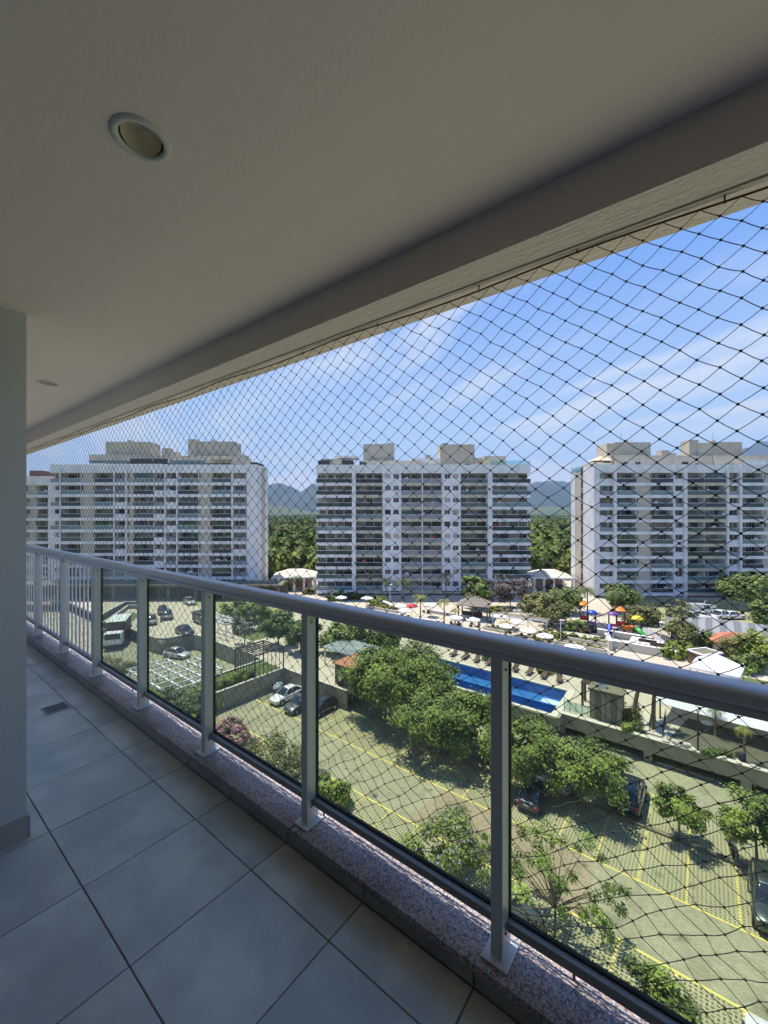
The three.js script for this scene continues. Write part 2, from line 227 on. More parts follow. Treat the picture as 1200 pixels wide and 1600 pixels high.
downlight(-1.07, 0.418, 'round recessed ceiling lamp with brass reflector, the large near one');
downlight(-3.6, 0.807, 'round recessed ceiling lamp far back beside the wall end');

// ------------------------------------------------------------------ railing
{
  const rl = thing('balcony_railing', 'grey aluminium balcony railing with glass panes and a wide rounded handrail', 'railing', L(0, FY, 1.235), TH);
  const sh = new THREE.Shape(), w = 0.040, h = 0.025, n = 20;
  for (let k = 0; k <= n * 2; k++) { const a = k / (n * 2) * Math.PI * 2, c = Math.cos(a), s = Math.sin(a); const x = w * Math.sign(c) * Math.pow(Math.abs(c), 0.62), y = h * Math.sign(s) * Math.pow(Math.abs(s), 0.75); k ? sh.lineTo(x, y) : sh.moveTo(x, y); }
  const hr = new THREE.ExtrudeGeometry(sh, { depth: 12, bevelEnabled: false, steps: 1 }).rotateY(Math.PI / 2).translate(-9.2, 1.069, 0.005);
  part('handrail', hr, M.rail, rl);
  part('rail_channel', B2(-9.2, 2.8, 1.030, 1.0475, -0.030, 0.036), M.rail, rl);
  const posts = [2.2, 1.3, 0.4, -0.5, -1.38, -2.24, -3.12, -4.02, -4.93, -5.86, -6.79, -7.7, -8.6];
  const gPost = RB(0.038, 0.925, 0.068, 0.003, 0, 0.111, 0.004, 1), gBase = RB(0.084, 0.008, 0.108, 0.003, 0, 0.111, 0.008, 1), gScrew = CY(0.0042, 0.0042, 0.003, 0, 0, 0, 10).rotateX(Math.PI / 2);
  posts.forEach((x) => { const p = part('post', gPost, M.alu, rl); p.position.x = x; part('base_plate', gBase, M.alu, p); for (const y of [0.995, 0.185]) for (const s of [-1, 1]) { const q = part('screw', gScrew.clone().rotateY(s * Math.PI / 2).translate(s * 0.0195, y, 0.012), M.darkframe, p); } });
  posts.forEach((x, i) => {
    if (i === posts.length - 1) return;
    const x1 = x - 0.019, x0 = posts[i + 1] + 0.019, m = (x0 + x1) / 2, wd = x1 - x0;
    part('bottom_rail', RB(wd, 0.029, 0.036, 0.003, m, 0.185, -0.012, 1), M.lowBar, rl);
    if (x0 > -4.1) {
      const g = part('glass_pane', BX(wd - 0.006, 0.807, 0.008, m, 0.217, -0.022), M.glass, rl);
      part('gasket', [BX(wd, 0.006, 0.014, m, 0.2145, -0.022), BX(wd, 0.007, 0.014, m, 1.024, -0.022), BX(0.004, 0.803, 0.012, x0 + 0.002, 0.2208, -0.022), BX(0.004, 0.803, 0.012, x1 - 0.002, 0.2208, -0.022)], M.gasket, g);
    } else { const k = 8, gp = RB(0.030, 0.79, 0.009, 0.002, 0, 0.213, -0.012, 1); for (let j = 0; j < k; j++) { const q = part('picket', gp, M.picket, rl); q.position.x = x0 + wd * (j + 0.5) / k; } part('top_rail', RB(wd, 0.03, 0.03, 0.003, m, 1.0, 0, 1), M.picket, rl); }
  });
}
// ------------------------------------------------------------------ safety net outside the railing
{
  const D0 = 1.288, top = 2.232, bot = 0.16, w = 0.0785, h = 0.0620;
  const net = thing('safety_net', 'dark knotted safety net of diamond meshes stretched over the whole opening', 'net', L(0, FY, D0), TH);
  const nc = Math.ceil((R1 - R0 - 0.1) / (w / 2)), nr = Math.ceil((top - bot) / (h / 2)), pos = [], idx = [];
  const knot = (i, j) => { // half-steps; knots where i+j is even
    const x = R0 + 0.05 + i * w / 2, y = top - j * h / 2, f = Math.sin(Math.PI * clamp(j / nr, 0, 1));
    const wx = (fbm(x * 1.3 + 5, y * 1.6, 0, 201, 3) - 0.5) * 0.05 * f + (hash2(i, j, 203) - 0.5) * 0.007, wy = (fbm(x * 1.1 + 50, y * 1.4, 0, 202, 3) - 0.5) * 0.05 * f + (hash2(i, j, 204) - 0.5) * 0.006;
    const sag = j < 3 ? 0.006 * Math.sin(x * 6.5) : 0;
    const low = sstep(0.55, 0.95, j / nr);
    return V(x + (j ? wx : 0) + low * 0.012 * Math.sin(i * 1.9 + j), y + (j ? wy : 0) - sag, (fbm(x * 1.5, y * 2, 0, 205, 3) - 0.5) * 0.045 * f + low * (hash2(i, j, 206) - 0.5) * 0.02);
  };
  const cord = (a, b, r) => {
    const d = b.clone().sub(a).normalize(), u = V(-d.y, d.x, 0).normalize(), v = d.clone().cross(u), base = pos.length / 3, q = 4;
    for (const p of [a, b]) for (let k = 0; k < q; k++) { const an = k / q * Math.PI * 2 + 0.4; pos.push(p.x + r * (u.x * Math.cos(an) + v.x * Math.sin(an)), p.y + r * (u.y * Math.cos(an) + v.y * Math.sin(an)), p.z + r * (u.z * Math.cos(an) + v.z * Math.sin(an))); }
    for (let k = 0; k < q; k++) { const k2 = (k + 1) % q; idx.push(base + k, base + k2, base + q + k, base + k2, base + q + k2, base + q + k); }
  };
  const knots = [], oct = new THREE.OctahedronGeometry(0.0035, 1);
  for (let j = 0; j <= nr; j++) for (let i = 0; i <= nc; i++) if ((i + j) % 2 === 0) {
    const a = knot(i, j);
    if (j < nr) for (const s of [-1, 1]) { const k = i + s; if (k < 0 || k > nc) continue; const b = knot(k, j + 1), m = a.clone().lerp(b, 0.5); m.y -= 0.0012; m.z += (hash2(i, j, 207 + s) - 0.5) * 0.003; cord(a, m, 0.00104); cord(m, b, 0.00104); }
    if (j && a.x < 1.2 && a.x > -4.6) knots.push(flat(oct.clone().scale(1, 1.15, 0.8).translate(a.x, a.y, a.z)));
  }
  const g = new THREE.BufferGeometry(); g.setAttribute('position', new THREE.Float32BufferAttribute(pos, 3)); g.setIndex(idx); g.computeVertexNormals();
  g.setAttribute('uv', new THREE.Float32BufferAttribute(new Float32Array(pos.length / 3 * 2), 2));
  part('netting', g, M.cord, net).userData.kind = 'stuff';
  part('knots', knots, M.cord, net).userData.kind = 'stuff';
  const pts = []; for (let x = R0 + 0.05; x < R1 - 0.05; x += 0.1) pts.push(V(x, top - 0.006 * Math.sin(x * 6.5), 0));
  part('border_cord', tube(pts, 0.0028, 6, 500), M.hook, net);
  part('lower_cord', tube([V(R0 + 0.05, bot, 0), V(-3, bot, 0), V(R1 - 0.05, bot, 0)], 0.0028, 6, 60), M.hook, net);
  const hk = tube([V(0, 0.024, 0.006), V(0, 0.012, 0.007), V(0, 0.001, 0.005), V(0, -0.004, 0), V(0, 0.000, -0.005), V(0, 0.006, -0.005)], 0.0019, 6, 16);
  const hooks = [0.37, 0.04, -0.29, -0.60, -1.04, -1.49, -1.94, -2.41]; for (let x = -2.86; x > -9; x -= 0.45) hooks.push(x);
  for (const x of hooks) { const q = part('hook', hk, M.hook, net); q.position.set(x, top - 0.006 * Math.sin(x * 6.5), 0); q.rotation.y = (hash2(Math.round(x * 100), 3, 1) - 0.5) * 1.2; }
  for (let x = 0.75; x > -4; x -= 1.05) { const q = part('clip', RB(0.008, 0.052, 0.006, 0.002, 0, -0.049, 0, 1), M.hook, net); q.position.set(x, bot, 0); }
}
// the rest of the building the balcony hangs on: floors above and below
{
  const hb = thing('home_building', 'pale rendered wall of the building below and above the balcony', 'building', L(0, 0, -3), TH);
  part('wall', B2(-26, 22, 0, FY - 0.23, -4.33, 9), M.white, hb);
  part('upper_wall', B2(-26, 22, FY + 3.01, 42, -3.9, 9), M.white, hb);
}
// ================================================================== THE SITE
// terrain: one sheet out to the horizon
{
  const g = new THREE.PlaneGeometry(14000, 14000, 8, 8).rotateX(-Math.PI / 2); scaleUV(g, 14000);
  const o = struct('terrain', g, M.field, 'green and straw-coloured flat land reaching to the hills'); o.position.y = -0.1;
}
function rdSheet(name, pts, y, m, label, holes = [], depth = 0) { // sheet or slab drawn in (r, D)
  const s = new THREE.Shape(pts.map(([r, D]) => new THREE.Vector2(r, D))); for (const h of holes) s.holes.push(new THREE.Path(h.map(([r, D]) => new THREE.Vector2(r, D))));
  const g = depth ? new THREE.ExtrudeGeometry(s, { depth, bevelEnabled: false }) : new THREE.ShapeGeometry(s); g.rotateX(-Math.PI / 2);
  const o = struct(name, g, m, label); o.position.y = y - depth; o.rotation.y = TH; return o;
}
const rect = (r0, r1, D0, D1) => [[r0, D0], [r1, D0], [r1, D1], [r0, D1]];
rdSheet('car_park_lane', rect(-110, 60, 1.4, 60), 0, M.lane, 'car park lane of small interlocking pavers');
rdSheet('parking_bays', rect(-42.3, 40, 28.6, 33.55), 0.004, M.bay, 'parking bays of grid pavers behind the long yellow line');
rdSheet('parking_bays', rect(-27, 40, 33.95, 38), 0.004, M.bay, 'parking bays of grid pavers beside the deck wall');
rdSheet('parking_bays', rect(-42.3, 40, 18.9, 24.05), 0.004, M.bay, 'parking bays of grid pavers nearest the balcony');
rdSheet('crossing_paving', [[-16.9, 24.15], [-5.0, 24.15], [-5.4, 28.5], [-16.2, 28.5]], 0.004, M.red, 'patch of reddish pavers across the car park lane');
// painted lines
{
  const bar2 = (r0, r1, D0, D1) => BX(r1 - r0, 0.001, D1 - D0, (r0 + r1) / 2, 0, -(D0 + D1) / 2);
  const set = (label, geos) => { const o = struct('painted_lines', merge(geos), M.line, label); o.position.y = 0.0085; o.rotation.y = TH; };
  const dash = (r, D0, D1) => { const g = []; for (let D = D0; D < D1 - 0.1; D += 0.24) g.push(bar2(r - 0.06, r + 0.06, D, D + 0.135)); return g; };
  const lines = [bar2(-42.3, 40, 28.54, 28.66), bar2(-38, 40, 23.99, 24.11)], bays = [];
  for (let r = -3.1 - 2.32 * 16; r < 20; r += 2.32) bays.push(...dash(r, 28.7, 33.5));
  for (let r = -3.1 - 2.32 * 10; r < 20; r += 2.32) { bays.push(...dash(r, 34, 38)); }
  lines.push(bar2(-6.6, 8, 37.96, 38.06));
  for (let r = -3.5 - 2.45 * 14; r < 20; r += 2.45) bays.push(...dash(r, 19, 23.95));
  set('long yellow lines along the parking bays', lines); set('yellow dashes between the parking bays', bays);
}
// kerb between the two rows of bays
{ const k = struct('kerb', RB(70, 0.14, 0.36, 0.03, 7, 0, -33.75, 1), M.concDark, 'concrete kerb strip between the two rows of bays'); k.rotation.y = TH; }
// raised plaza with the pool cut out of it
const POOL = [[-30.5, 42.0], [-11.6, 42.0], [-12.1, 48.7], [-30.5, 48.7]];
rdSheet('plaza_paving', [[70, 43.25], [-11.2, 43.25], [-11.2, 41.7], [-31.4, 41.7], [-31.4, 33.5], [-42.4, 33.5], [-42.4, 23.6], [-46.7, 23.6], [-46.7, 33.5], [-62.4, 33.5], [-65.7, 33.2], [-66.1, 28.6], [-125, 28.6], [-125, 175], [70, 175]], 2, M.plaza, 'pale stone paving of the raised plaza', [POOL], 0.45);
{ // pool basin and water
  const [r0, r1] = [-30.5, -11.6];
  const p = thing('swimming_pool', 'long blue tiled swimming pool beside the car park wall', 'pool', L(0, 0, 0), TH);
  part('pool_floor', B2(r0, r1 - 0.01, 0.75, 0.8, -48.7, -44.5), M.pool, p);
  part('overflow_wall', B2(r0, r1 - 0.35, 0.5, 1.93, -44.5, -44.28), M.pool, p);
  part('trough_floor', B2(r0, r1 - 0.01, 0.45, 0.5, -44.28, -42.0), M.pool, p);
  part('trough_water', new THREE.PlaneGeometry(r1 - r0 - 0.1, 2.2).rotateX(-Math.PI / 2).translate((r0 + r1) / 2, 0.85, -43.16), M.water, p);
  part('pool_wall', [B2(r0, r1, 0.05, 1.9, -48.72, -48.64), B2(r0, r1, 0.05, 1.9, -42.06, -41.98), B2(r1 - 0.36, r1 - 0.05, 0.05, 1.85, -48.6, -44.52), B2(r1 - 0.3, r1 - 0.05, 0.05, 1.85, -44.26, -42.1), B2(r0, r0 + 0.1, 0.05, 1.9, -48.6, -42.1)], M.pool, p);
  part('pool_coping', [B2(r0, r1 + 0.3, 2.003, 2.05, -49.15, -48.68), B2(r0, r1 + 0.4, 2.003, 2.09, -42.1, -41.62), B2(r1 - 0.35, r1 + 0.4, 2.003, 2.06, -48.68, -42.1)], M.coping, p);
  part('water', new THREE.PlaneGeometry(r1 - r0 - 0.3, 4.2).rotateX(-Math.PI / 2).translate((r0 + r1) / 2 - 0.1, 1.86, -46.6), M.water, p);
  part('shallow_ledge', B2(r1 - 2.2, r1 - 0.52, 0.8, 1.78, -45.9, -44.52), M.whitePaint, p);
}
// ------------------------------------------------------------------ walls round the car park
function wallRun(name, label, pts, y0, y1, th = 0.2, m = M.conc, cap = true) {
  const c = pts.reduce((a, p) => [a[0] + p[0] / pts.length, a[1] + p[1] / pts.length], [0, 0]);
  const t = thing(name, label, 'wall', L(c[0], y0, c[1]), TH);
  for (let i = 0; i < pts.length - 1; i++) {
    const [ax, aD] = pts[i], [bx, bD] = pts[i + 1], dx = bx - ax, dz = -(bD - aD), l = Math.hypot(dx, dz), an = Math.atan2(-dz, dx);
    const put = (g) => g.rotateY(an).translate((ax + bx) / 2 - c[0], 0, -((aD + bD) / 2 - c[1]));
    part('wall', put(BX(l + th * 0.6, y1 - y0, th - i % 2 * 0.006)), m, t);
    if (cap) part('coping', put(BX(l + th * 0.7, 0.07, th + 0.1 - i % 2 * 0.006, 0, y1 - y0, 0)), M.coping, t);
  }
  return t;
}
wallRun('retaining_wall', 'plain grey wall at the left end of the bays below the hedge', [[-42.3, 22], [-42.3, 33.3]], 0, 2.1);
wallRun('retaining_wall', 'plain grey wall behind the white saloon below the small tiled-roof cabin', [[-42.1, 33.35], [-31.3, 33.35]], 0, 2.1);
wallRun('retaining_wall', 'grey wall left of the dark steel pergola facing the left car park', [[-46.8, 24], [-46.8, 33.4], [-54, 33.4]], 0, 2.15);
wallRun('curved_wall', 'rendered wall curving round the upper left car park', [[-74, 28.4], [-69, 28.4], [-67.2, 28.6], [-66.1, 29.4], [-65.8, 31], [-65.7, 33], [-62.4, 33.4], [-54, 33.35]], 0, 2.3);
wallRun('pool_wall', 'low rendered wall carrying the pool edge above the car park', [[-31.4, 41.62], [-11.2, 41.62]], 0.95, 2.0, 0.2, M.conc, false);
{ // long deck wall with its dark ventilation slots
  const t = thing('deck_wall', 'long grey-green wall of the pool deck with dark ventilation slots at its foot', 'wall', L(0, 0, 42.75), TH);
  part('wall', B2(-11.3, 60, 0.88, 2.12, -0.42, 0.12), M.conc, t);
  part('step_wall', B2(-11.3, -11.0, 0.9, 2.12, 0.121, 1.25), M.conc, t);
  for (const [a, b] of [[-10, 60]]) part('coping', B2(-11.35, 60, 2.121, 2.18, -0.3, 0.2), M.coping, t);
  for (const r of [-11.15, -8.6, -3.9, 2.6, 9, 15, 21]) part('pier', B2(r - 0.32, r + 0.32, 0, 0.88, -0.45, 0.08), M.conc, t);
  part('slot_back', B2(-11.3, 60, 0, 1.5, -6.2, -6.0), M.concDark, t);
  for (const r of [-6.2, -1, 0.9, 5, 7]) part('slot_post', B2(r - 0.03, r + 0.03, 0, 0.875, 0, 0.05), M.darkMetal, t);
  const u = thing('slot_wall', 'foot of the pool wall with long dark slots', 'wall', L(0, 0, 41.75), TH);
  part('slot_back', B2(-31.4, -11.4, 0, 0.94, -0.26, -0.18), M.concDark, u);
  for (const r of [-31, -26, -21, -16]) part('pier', B2(r - 0.4, r + 0.4, 0, 0.94, 0.08, 0.24), M.conc, u);
}
// ================================================================== APARTMENT BUILDINGS
const gcache = new Map();
const gBox = (w, h, d) => { const k = [w, h, d].map((v) => v.toFixed(2)).join(); if (!gcache.has(k)) gcache.set(k, BX(w, h, d)); return gcache.get(k); };
const gFrame = (w, h, n) => { const k = 'f' + [w, h, n].map((v) => Number(v).toFixed(2)).join(); if (!gcache.has(k)) { const f = 0.06, l = [BX(w, f, 0.1, 0, 0, 0), BX(w, f, 0.1, 0, h - f, 0), BX(f, h - 2 * f, 0.1, -w / 2 + f / 2, f, 0), BX(f, h - 2 * f, 0.1, w / 2 - f / 2, f, 0)]; for (let i = 1; i < n; i++) l.push(BX(f, h - 2 * f, 0.08, -w / 2 + w * i / n, f, 0)); gcache.set(k, merge(l)); } return gcache.get(k); };
/* One slab block. segs: [type, photograph column where it ends]; pos is the lower left front corner, k = metres per photograph pixel. */
function apartmentBlock(name, label, spec) {
  const { px0, z, segs, y0, y1, rows, pitch, firstTop, depth, seed } = spec, k = z / F, R = rng(seed);
  const X = (px) => (px - px0) * k, Yp = (py) => CAMY - (py - 800) * k - y0, H = y1 - y0, W = X(segs[segs.length - 1][1]);
  const t = thing(name, label, 'apartment building', V((px0 - 600) * k, y0, -z), spec.turn || 0, null);
  const put = (n, g, m, x, y, zz, parent = t) => { const o = part(n, g, m, parent); o.position.set(x, y, zz); return o; };
  const panes = [M.pane, M.pane, M.pane, M.pane2, M.pane2, M.pane3, M.pane4], yr = (r) => Yp(firstTop) - pitch * k * r; // top of the openings of a row
  const oh = 1.75, base = yr(rows - 1) - pitch * k + oh * 0 + 0.25;
  const windowAt = (x, y, zz, w, h, n = 2) => { const f = put('window', gFrame(w, h, n), R() < 0.75 ? M.winframe : M.darkframe, x, y, zz); put('pane', gBox(w - 0.1, h - 0.1, 0.03), panes[(R() * 7) | 0], 0, 0.05, -0.02, f); };
  const white = [], beige = [], beige2 = [], voids = [];
  white.push(B2(0.02, W - 0.02, base, H, -depth, -3.0)); // core
  white.push(B2(0, W, yr(0) + 0.12, H, -2.99, 0.0)); // parapet over the top row
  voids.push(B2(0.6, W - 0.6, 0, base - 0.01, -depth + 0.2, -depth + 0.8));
  beige.push(B2(0, W, base - 0.45, base, -2.99, -0.02));
  let x0 = 0;
  for (const [type, e, opt] of segs) {
    const x1 = X(e), w = x1 - x0, m = (x0 + x1) / 2;
    if (type === 'pil') put('pilaster', BX(w, H - 0.25, 0.75, 0, 0, 0), M.white, m, 0.15, -0.1);
    if (type === 'wall') white.push(B2(x0, x1, base, yr(0) + 0.11, -2.98, 0.0));
    if (type === 'beige') beige.push(B2(x0, x1, base, yr(0) + 0.1, -2.98, -0.25));
    if (type === 'flat') white.push(B2(x0, x1, base + 0.2, yr(0) + 0.11, -2.98, 0.02));
    for (let r = 0; r < rows; r++) {
      const yt = yr(r), yb = yt - pitch * k + 0.62; // yb: floor of the opening
      const band = () => put('floor_band', gBox(w, 0.72, 0.3), type === 'bal2' ? M.beige2 : M.white, m, yt - pitch * k - 0.06, type === 'wing' ? 0.12 : -0.12);
      if (type === 'wall') { if (r < 0) band(); continue; }
      if (type === 'flat') { const n = opt || 2; for (let q = 0; q < n; q++) windowAt(x0 + w * (q + 0.5) / n + (q ? -0.12 : 0.12) * (n > 1), yt - 1.22, 0.03, Math.min(1.35, w / n * 0.62), 1.15); continue; }
      if (type === 'beige') { band(); windowAt(x0 + 0.28, yt - 1.3, -0.24, 0.42, 1.2, 1); if (w > 2) windowAt(x1 - 0.28, yt - 1.3, -0.24, 0.42, 1.2, 1); continue; }
      if (type === 'win') { band(); beige2.push(B2(x0, x1, yb - 0.3, yt + 0.1, -2.98, -1.4)); put('parapet', gBox(w, 0.95, 0.08), R() < 0.4 ? M.lilac : M.white2, m, yb, -0.16); windowAt(m + (R() - 0.5) * w * 0.2, yt - 1.25, -1.38, Math.min(1.3, w * 0.55), 1.2); if (w > 2.4) windowAt(x0 + 0.5, yt - 1.1, -1.38, 0.6, 0.8, 1); continue; }
      // balconies: windows at the back, a glazed balustrade with a white rail in front
      band(); beige2.push(B2(x0, x1, yb - 0.3, yt + 0.1, -2.985, type === 'wing' ? -2.1 : -2.3));
      const g = opt === 'grey' ? M.lilac : [M.teal, M.tealDark, M.tealDark, M.teal2][(R() * 4) | 0];
      const bal = put('balustrade', gBox(w - 0.1, 0.92, 0.04), g, m, yb + 0.04, type === 'wing' ? 0.16 : -0.08); put('rail', gBox(w - 0.08, 0.07, 0.08), M.railWhite, 0, 0.92, 0, bal);
      if (type !== 'wing') put('side_wall', gBox(0.12, oh + 0.9, 2.2), M.white2, x1 - 0.06, yb, -1.2);
      const n = Math.max(1, Math.round(w / 2.3)); for (let q = 0; q < n; q++) { const wide = q === n - 1 || R() < 0.6, ww = wide ? Math.min(2.1, w / n * 0.85) : Math.min(1.25, w / n * 0.6), hh = wide ? 2.05 : 1.15; windowAt(x0 + w * (q + 0.5) / n, yt - (wide ? 2.1 : 1.25), -2.22 + (type === 'wing' ? 0.2 : 0), ww, hh, wide ? 3 : 2); }
      if (R() < 0.11) { const s = R() < 0.5 ? 1 : 0.5; const c = put('glazing', gBox(w * s - 0.12, oh - 0.15, 0.03), M.tealGlass, m + (s < 1 ? w / 4 * (R() < 0.5 ? 1 : -1) : 0), yb + 1.02, type === 'wing' ? 0.16 : -0.08); }
      if (R() < 0.16) put('air_conditioner', gBox(0.75, 0.5, 0.3), M.whitePaint, x0 + 0.7 + R() * (w - 1.4), yb + 0.05, -1.9);
      if (R() < 0.1) put('laundry', gBox(0.6 + 0.2 * ((R() * 3) | 0), 0.5, 0.03), [M.umbrellaRed, M.whitePaint, M.laundry, M.terracotta2][(R() * 4) | 0], x0 + 0.8 + R() * (w - 1.6), yb + 0.95, -0.35);
      if (R() < 0.3) put('planter', gBox(0.7, 0.45, 0.4), R() < 0.5 ? M.terracotta2 : M.whitePaint, x0 + 0.6 + R() * (w - 1.2), yb + 0.9, -0.6);
    }
    x0 = x1;
  }
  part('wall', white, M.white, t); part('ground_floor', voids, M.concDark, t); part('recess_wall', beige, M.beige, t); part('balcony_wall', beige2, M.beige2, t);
  for (let x = 2.5; x < W - 1; x += 6.1) put('column', gBox(0.9, base, 0.9), M.white, x, 0, -1.2);
  // things on the roof, given as [name, columns, rows of the photograph, front offset, depth, material]
  for (const [n, a, b, c, d, off, dp, mat] of spec.roof || []) { const yb = Yp(d), yt = Yp(c); put(n, BX(X(b) - X(a), yt - yb, dp), mat, (X(a) + X(b)) / 2, yb, -off - dp / 2); }
  for (const [a, b, c, d, off] of spec.roofWindows || []) windowAt((X(a) + X(b)) / 2, Yp(d), -off + 0.03, X(b) - X(a), Yp(c) - Yp(d));
  for (const [a, c, d, off] of spec.antennas || []) put('antenna', CY(0.05, 0.03, Yp(c) - Yp(d), 0, 0, 0, 6), M.metal, X(a), Yp(d), -off);
  return { t, put, X, Yp, W, H, base, k, windowAt };
}
const mid = apartmentBlock('apartment_building', 'white apartment building in the middle, seen square on, with wide balconies at both ends', {
  px0: 494, z: 98.5, y0: 1.6, y1: 33.35, rows: 10, pitch: 18.65, firstTop: 740, depth: 15, seed: 11,
  segs: [['wing', 550], ['pil', 556], ['bal2', 598], ['flat', 627], ['bal2', 659.5, 'grey'], ['pil', 660.7], ['bal2', 691, 'grey'], ['flat', 720], ['bal2', 762], ['pil', 769], ['wing', 829]],
  roof: [['penthouse', 500, 549, 716, 727, 1.2, 11, M.beige], ['roof_slab', 522, 557, 709.5, 713, 3, 5, M.white2], ['penthouse', 560, 660, 717, 727, 3.2, 9, M.beige], ['penthouse', 664, 764, 724, 727, 0.4, 12, M.beige2], ['roof_block', 566, 617, 688.5, 717, 5, 6, M.beige], ['chimney', 605, 615, 686, 688.6, 5.4, 1.4, M.beige2], ['roof_block', 644, 692, 713, 724, 4, 6, M.white2], ['chimney', 667, 676.5, 707, 713, 4.4, 1.4, M.beige], ['roof_block', 692, 748, 689.5, 724, 4.6, 6, M.beige], ['stair_block', 697, 705, 687.4, 689.6, 4.9, 1.6, M.darkframe], ['chimney', 739, 744, 688, 689.6, 5, 1, M.beige2], ['roof_block', 748, 760, 712, 724, 4.2, 6, M.beige], ['roof_block', 761, 796, 710, 727, 3, 7, M.beige2], ['roof_railing', 766, 829, 719.5, 727, 0.06, 0.05, M.tealGlass], ['roof_glass', 496, 514, 718.5, 725, 1.0, 0.06, M.pane], ['roof_glass', 534, 552, 718.5, 725, 1.0, 0.06, M.pane]],
  roofWindows: [[560, 572, 719, 726, 3.2], [576, 588, 719, 726, 3.2], [727, 735, 724.6, 727, 0.4]], antennas: [[587, 679, 688.5, 6], [717, 680, 689.5, 7]],
});
const leftB = apartmentBlock('apartment_building', 'white apartment building on the left behind the end of the net', {
  px0: 78, z: 99.5, y0: 1.6, y1: 33.55, rows: 11, pitch: 18.4, firstTop: 739.5, depth: 9.2, seed: 23,
  segs: [['win', 94], ['pil', 95.4], ['bal', 126], ['beige', 147], ['bal', 178], ['pil', 179.6], ['win', 196.5], ['pil', 198.5], ['beige', 208], ['bal', 240], ['win', 257.5], ['pil', 259.5], ['win', 276], ['pil', 278], ['bal', 310], ['beige', 331], ['bal', 362], ['pil', 364.5], ['win', 385.5], ['wall', 402]],
  roof: [['penthouse', 128, 240, 708, 719, 2.4, 6, M.beige], ['penthouse', 240, 376, 710, 722, 2.4, 6, M.beige2], ['roof_block', 150, 221, 686.5, 709, 3.4, 5, M.beige2], ['chimney', 183, 188, 683, 686.6, 4, 1, M.beige], ['roof_block', 284, 297, 682.5, 711, 3.2, 2, M.beige2], ['roof_block', 297, 358, 686, 711, 3.4, 5, M.beige], ['chimney', 318, 324, 682, 686.1, 4, 1, M.beige], ['roof_block', 242, 254, 697, 711, 3.2, 2, M.beige], ['roof_block', 254, 266, 703, 711, 3.2, 2, M.beige2], ['penthouse', 357, 378, 709, 724, 1.6, 4, M.beige], ['roof_glass', 200, 235, 716, 724, 0.8, 0.08, M.pane], ['roof_glass', 237, 259, 716, 724, 0.8, 0.08, M.pane], ['roof_railing', 264, 320, 719, 724.5, 0.3, 0.06, M.teal2], ['roof_railing', 138, 198, 719, 724, 0.3, 0.06, M.teal2], ['awning', 322, 358, 715.5, 717, 0.9, 4, M.coping], ['roof_railing', 390, 401, 722, 724, 0.3, 6, M.darkframe]],
  antennas: [[320, 678, 686, 6], [186, 678, 686, 6]],
});
part('end_wall', [B2(leftB.W, leftB.W + 0.06, 0, leftB.H - 0.2, -3.2, -0.05), B2(leftB.W, leftB.W + 0.05, 0, leftB.H - 0.4, -9.1, -6.4)], M.white2, leftB.t);
part('end_recess', B2(leftB.W - 0.2, leftB.W + 0.02, 0, leftB.H - 0.3, -6.4, -3.2), M.beige, leftB.t);
const rightB = apartmentBlock('apartment_building', 'white apartment building on the right with a sunlit end wall', {
  px0: 929, z: 95.8, y0: 1.6, y1: 33.1, rows: 10, pitch: 19.1, firstTop: 739.4, depth: 12, seed: 37,
  segs: [['wall', 937], ['win', 958.5], ['pil', 963], ['bal', 995], ['beige', 1019], ['bal', 1052], ['pil', 1054], ['win', 1068], ['pil', 1073], ['bal2', 1102], ['bal2', 1135], ['pil', 1138], ['win', 1155], ['pil', 1158.5], ['bal', 1194], ['beige', 1216], ['bal', 1250], ['pil', 1254], ['win', 1275], ['wall', 1290]],
  roof: [['penthouse', 964, 1018, 708.5, 726, 2.6, 8, M.beige2], ['penthouse', 1018, 1130, 709, 726, 3, 8, M.beige], ['roof_block', 975, 1034, 686.5, 709, 4, 6, M.beige], ['stair_block', 964, 975, 688, 709, 4.3, 5, M.beige2], ['chimney', 996, 1002, 682, 686.6, 5, 1, M.beige2], ['chimney', 1052, 1065, 699.5, 712, 4, 2, M.beige], ['roof_block', 1065, 1076, 704, 712, 4, 2, M.beige2], ['stair_block', 1097, 1112, 682.5, 709, 4, 3, M.beige], ['roof_block', 1110, 1132, 688, 709, 3.6, 5, M.beige2], ['roof_block', 1132, 1183, 686, 709, 4, 6, M.beige], ['chimney', 1139, 1145, 682, 686.2, 5, 1, M.beige], ['penthouse', 1130, 1200, 709, 726, 2.4, 8, M.beige2], ['penthouse', 1200, 1280, 709, 726, 2.4, 8, M.beige], ['awning', 930, 961, 722, 725, 1.8, 5, M.coping], ['roof_railing', 1166, 1200, 719, 726, 0.4, 0.06, M.railWhite]],
  roofWindows: [[984, 991, 719, 726, 2.6], [1003, 1012, 719, 726, 2.6], [1080, 1090, 719, 726, 3], [1101, 1108, 721, 726, 3], [1150, 1161, 721, 726, 2.4]], antennas: [[993, 668, 686, 6], [1010, 675, 686, 6], [1146, 668, 684, 6]],
});
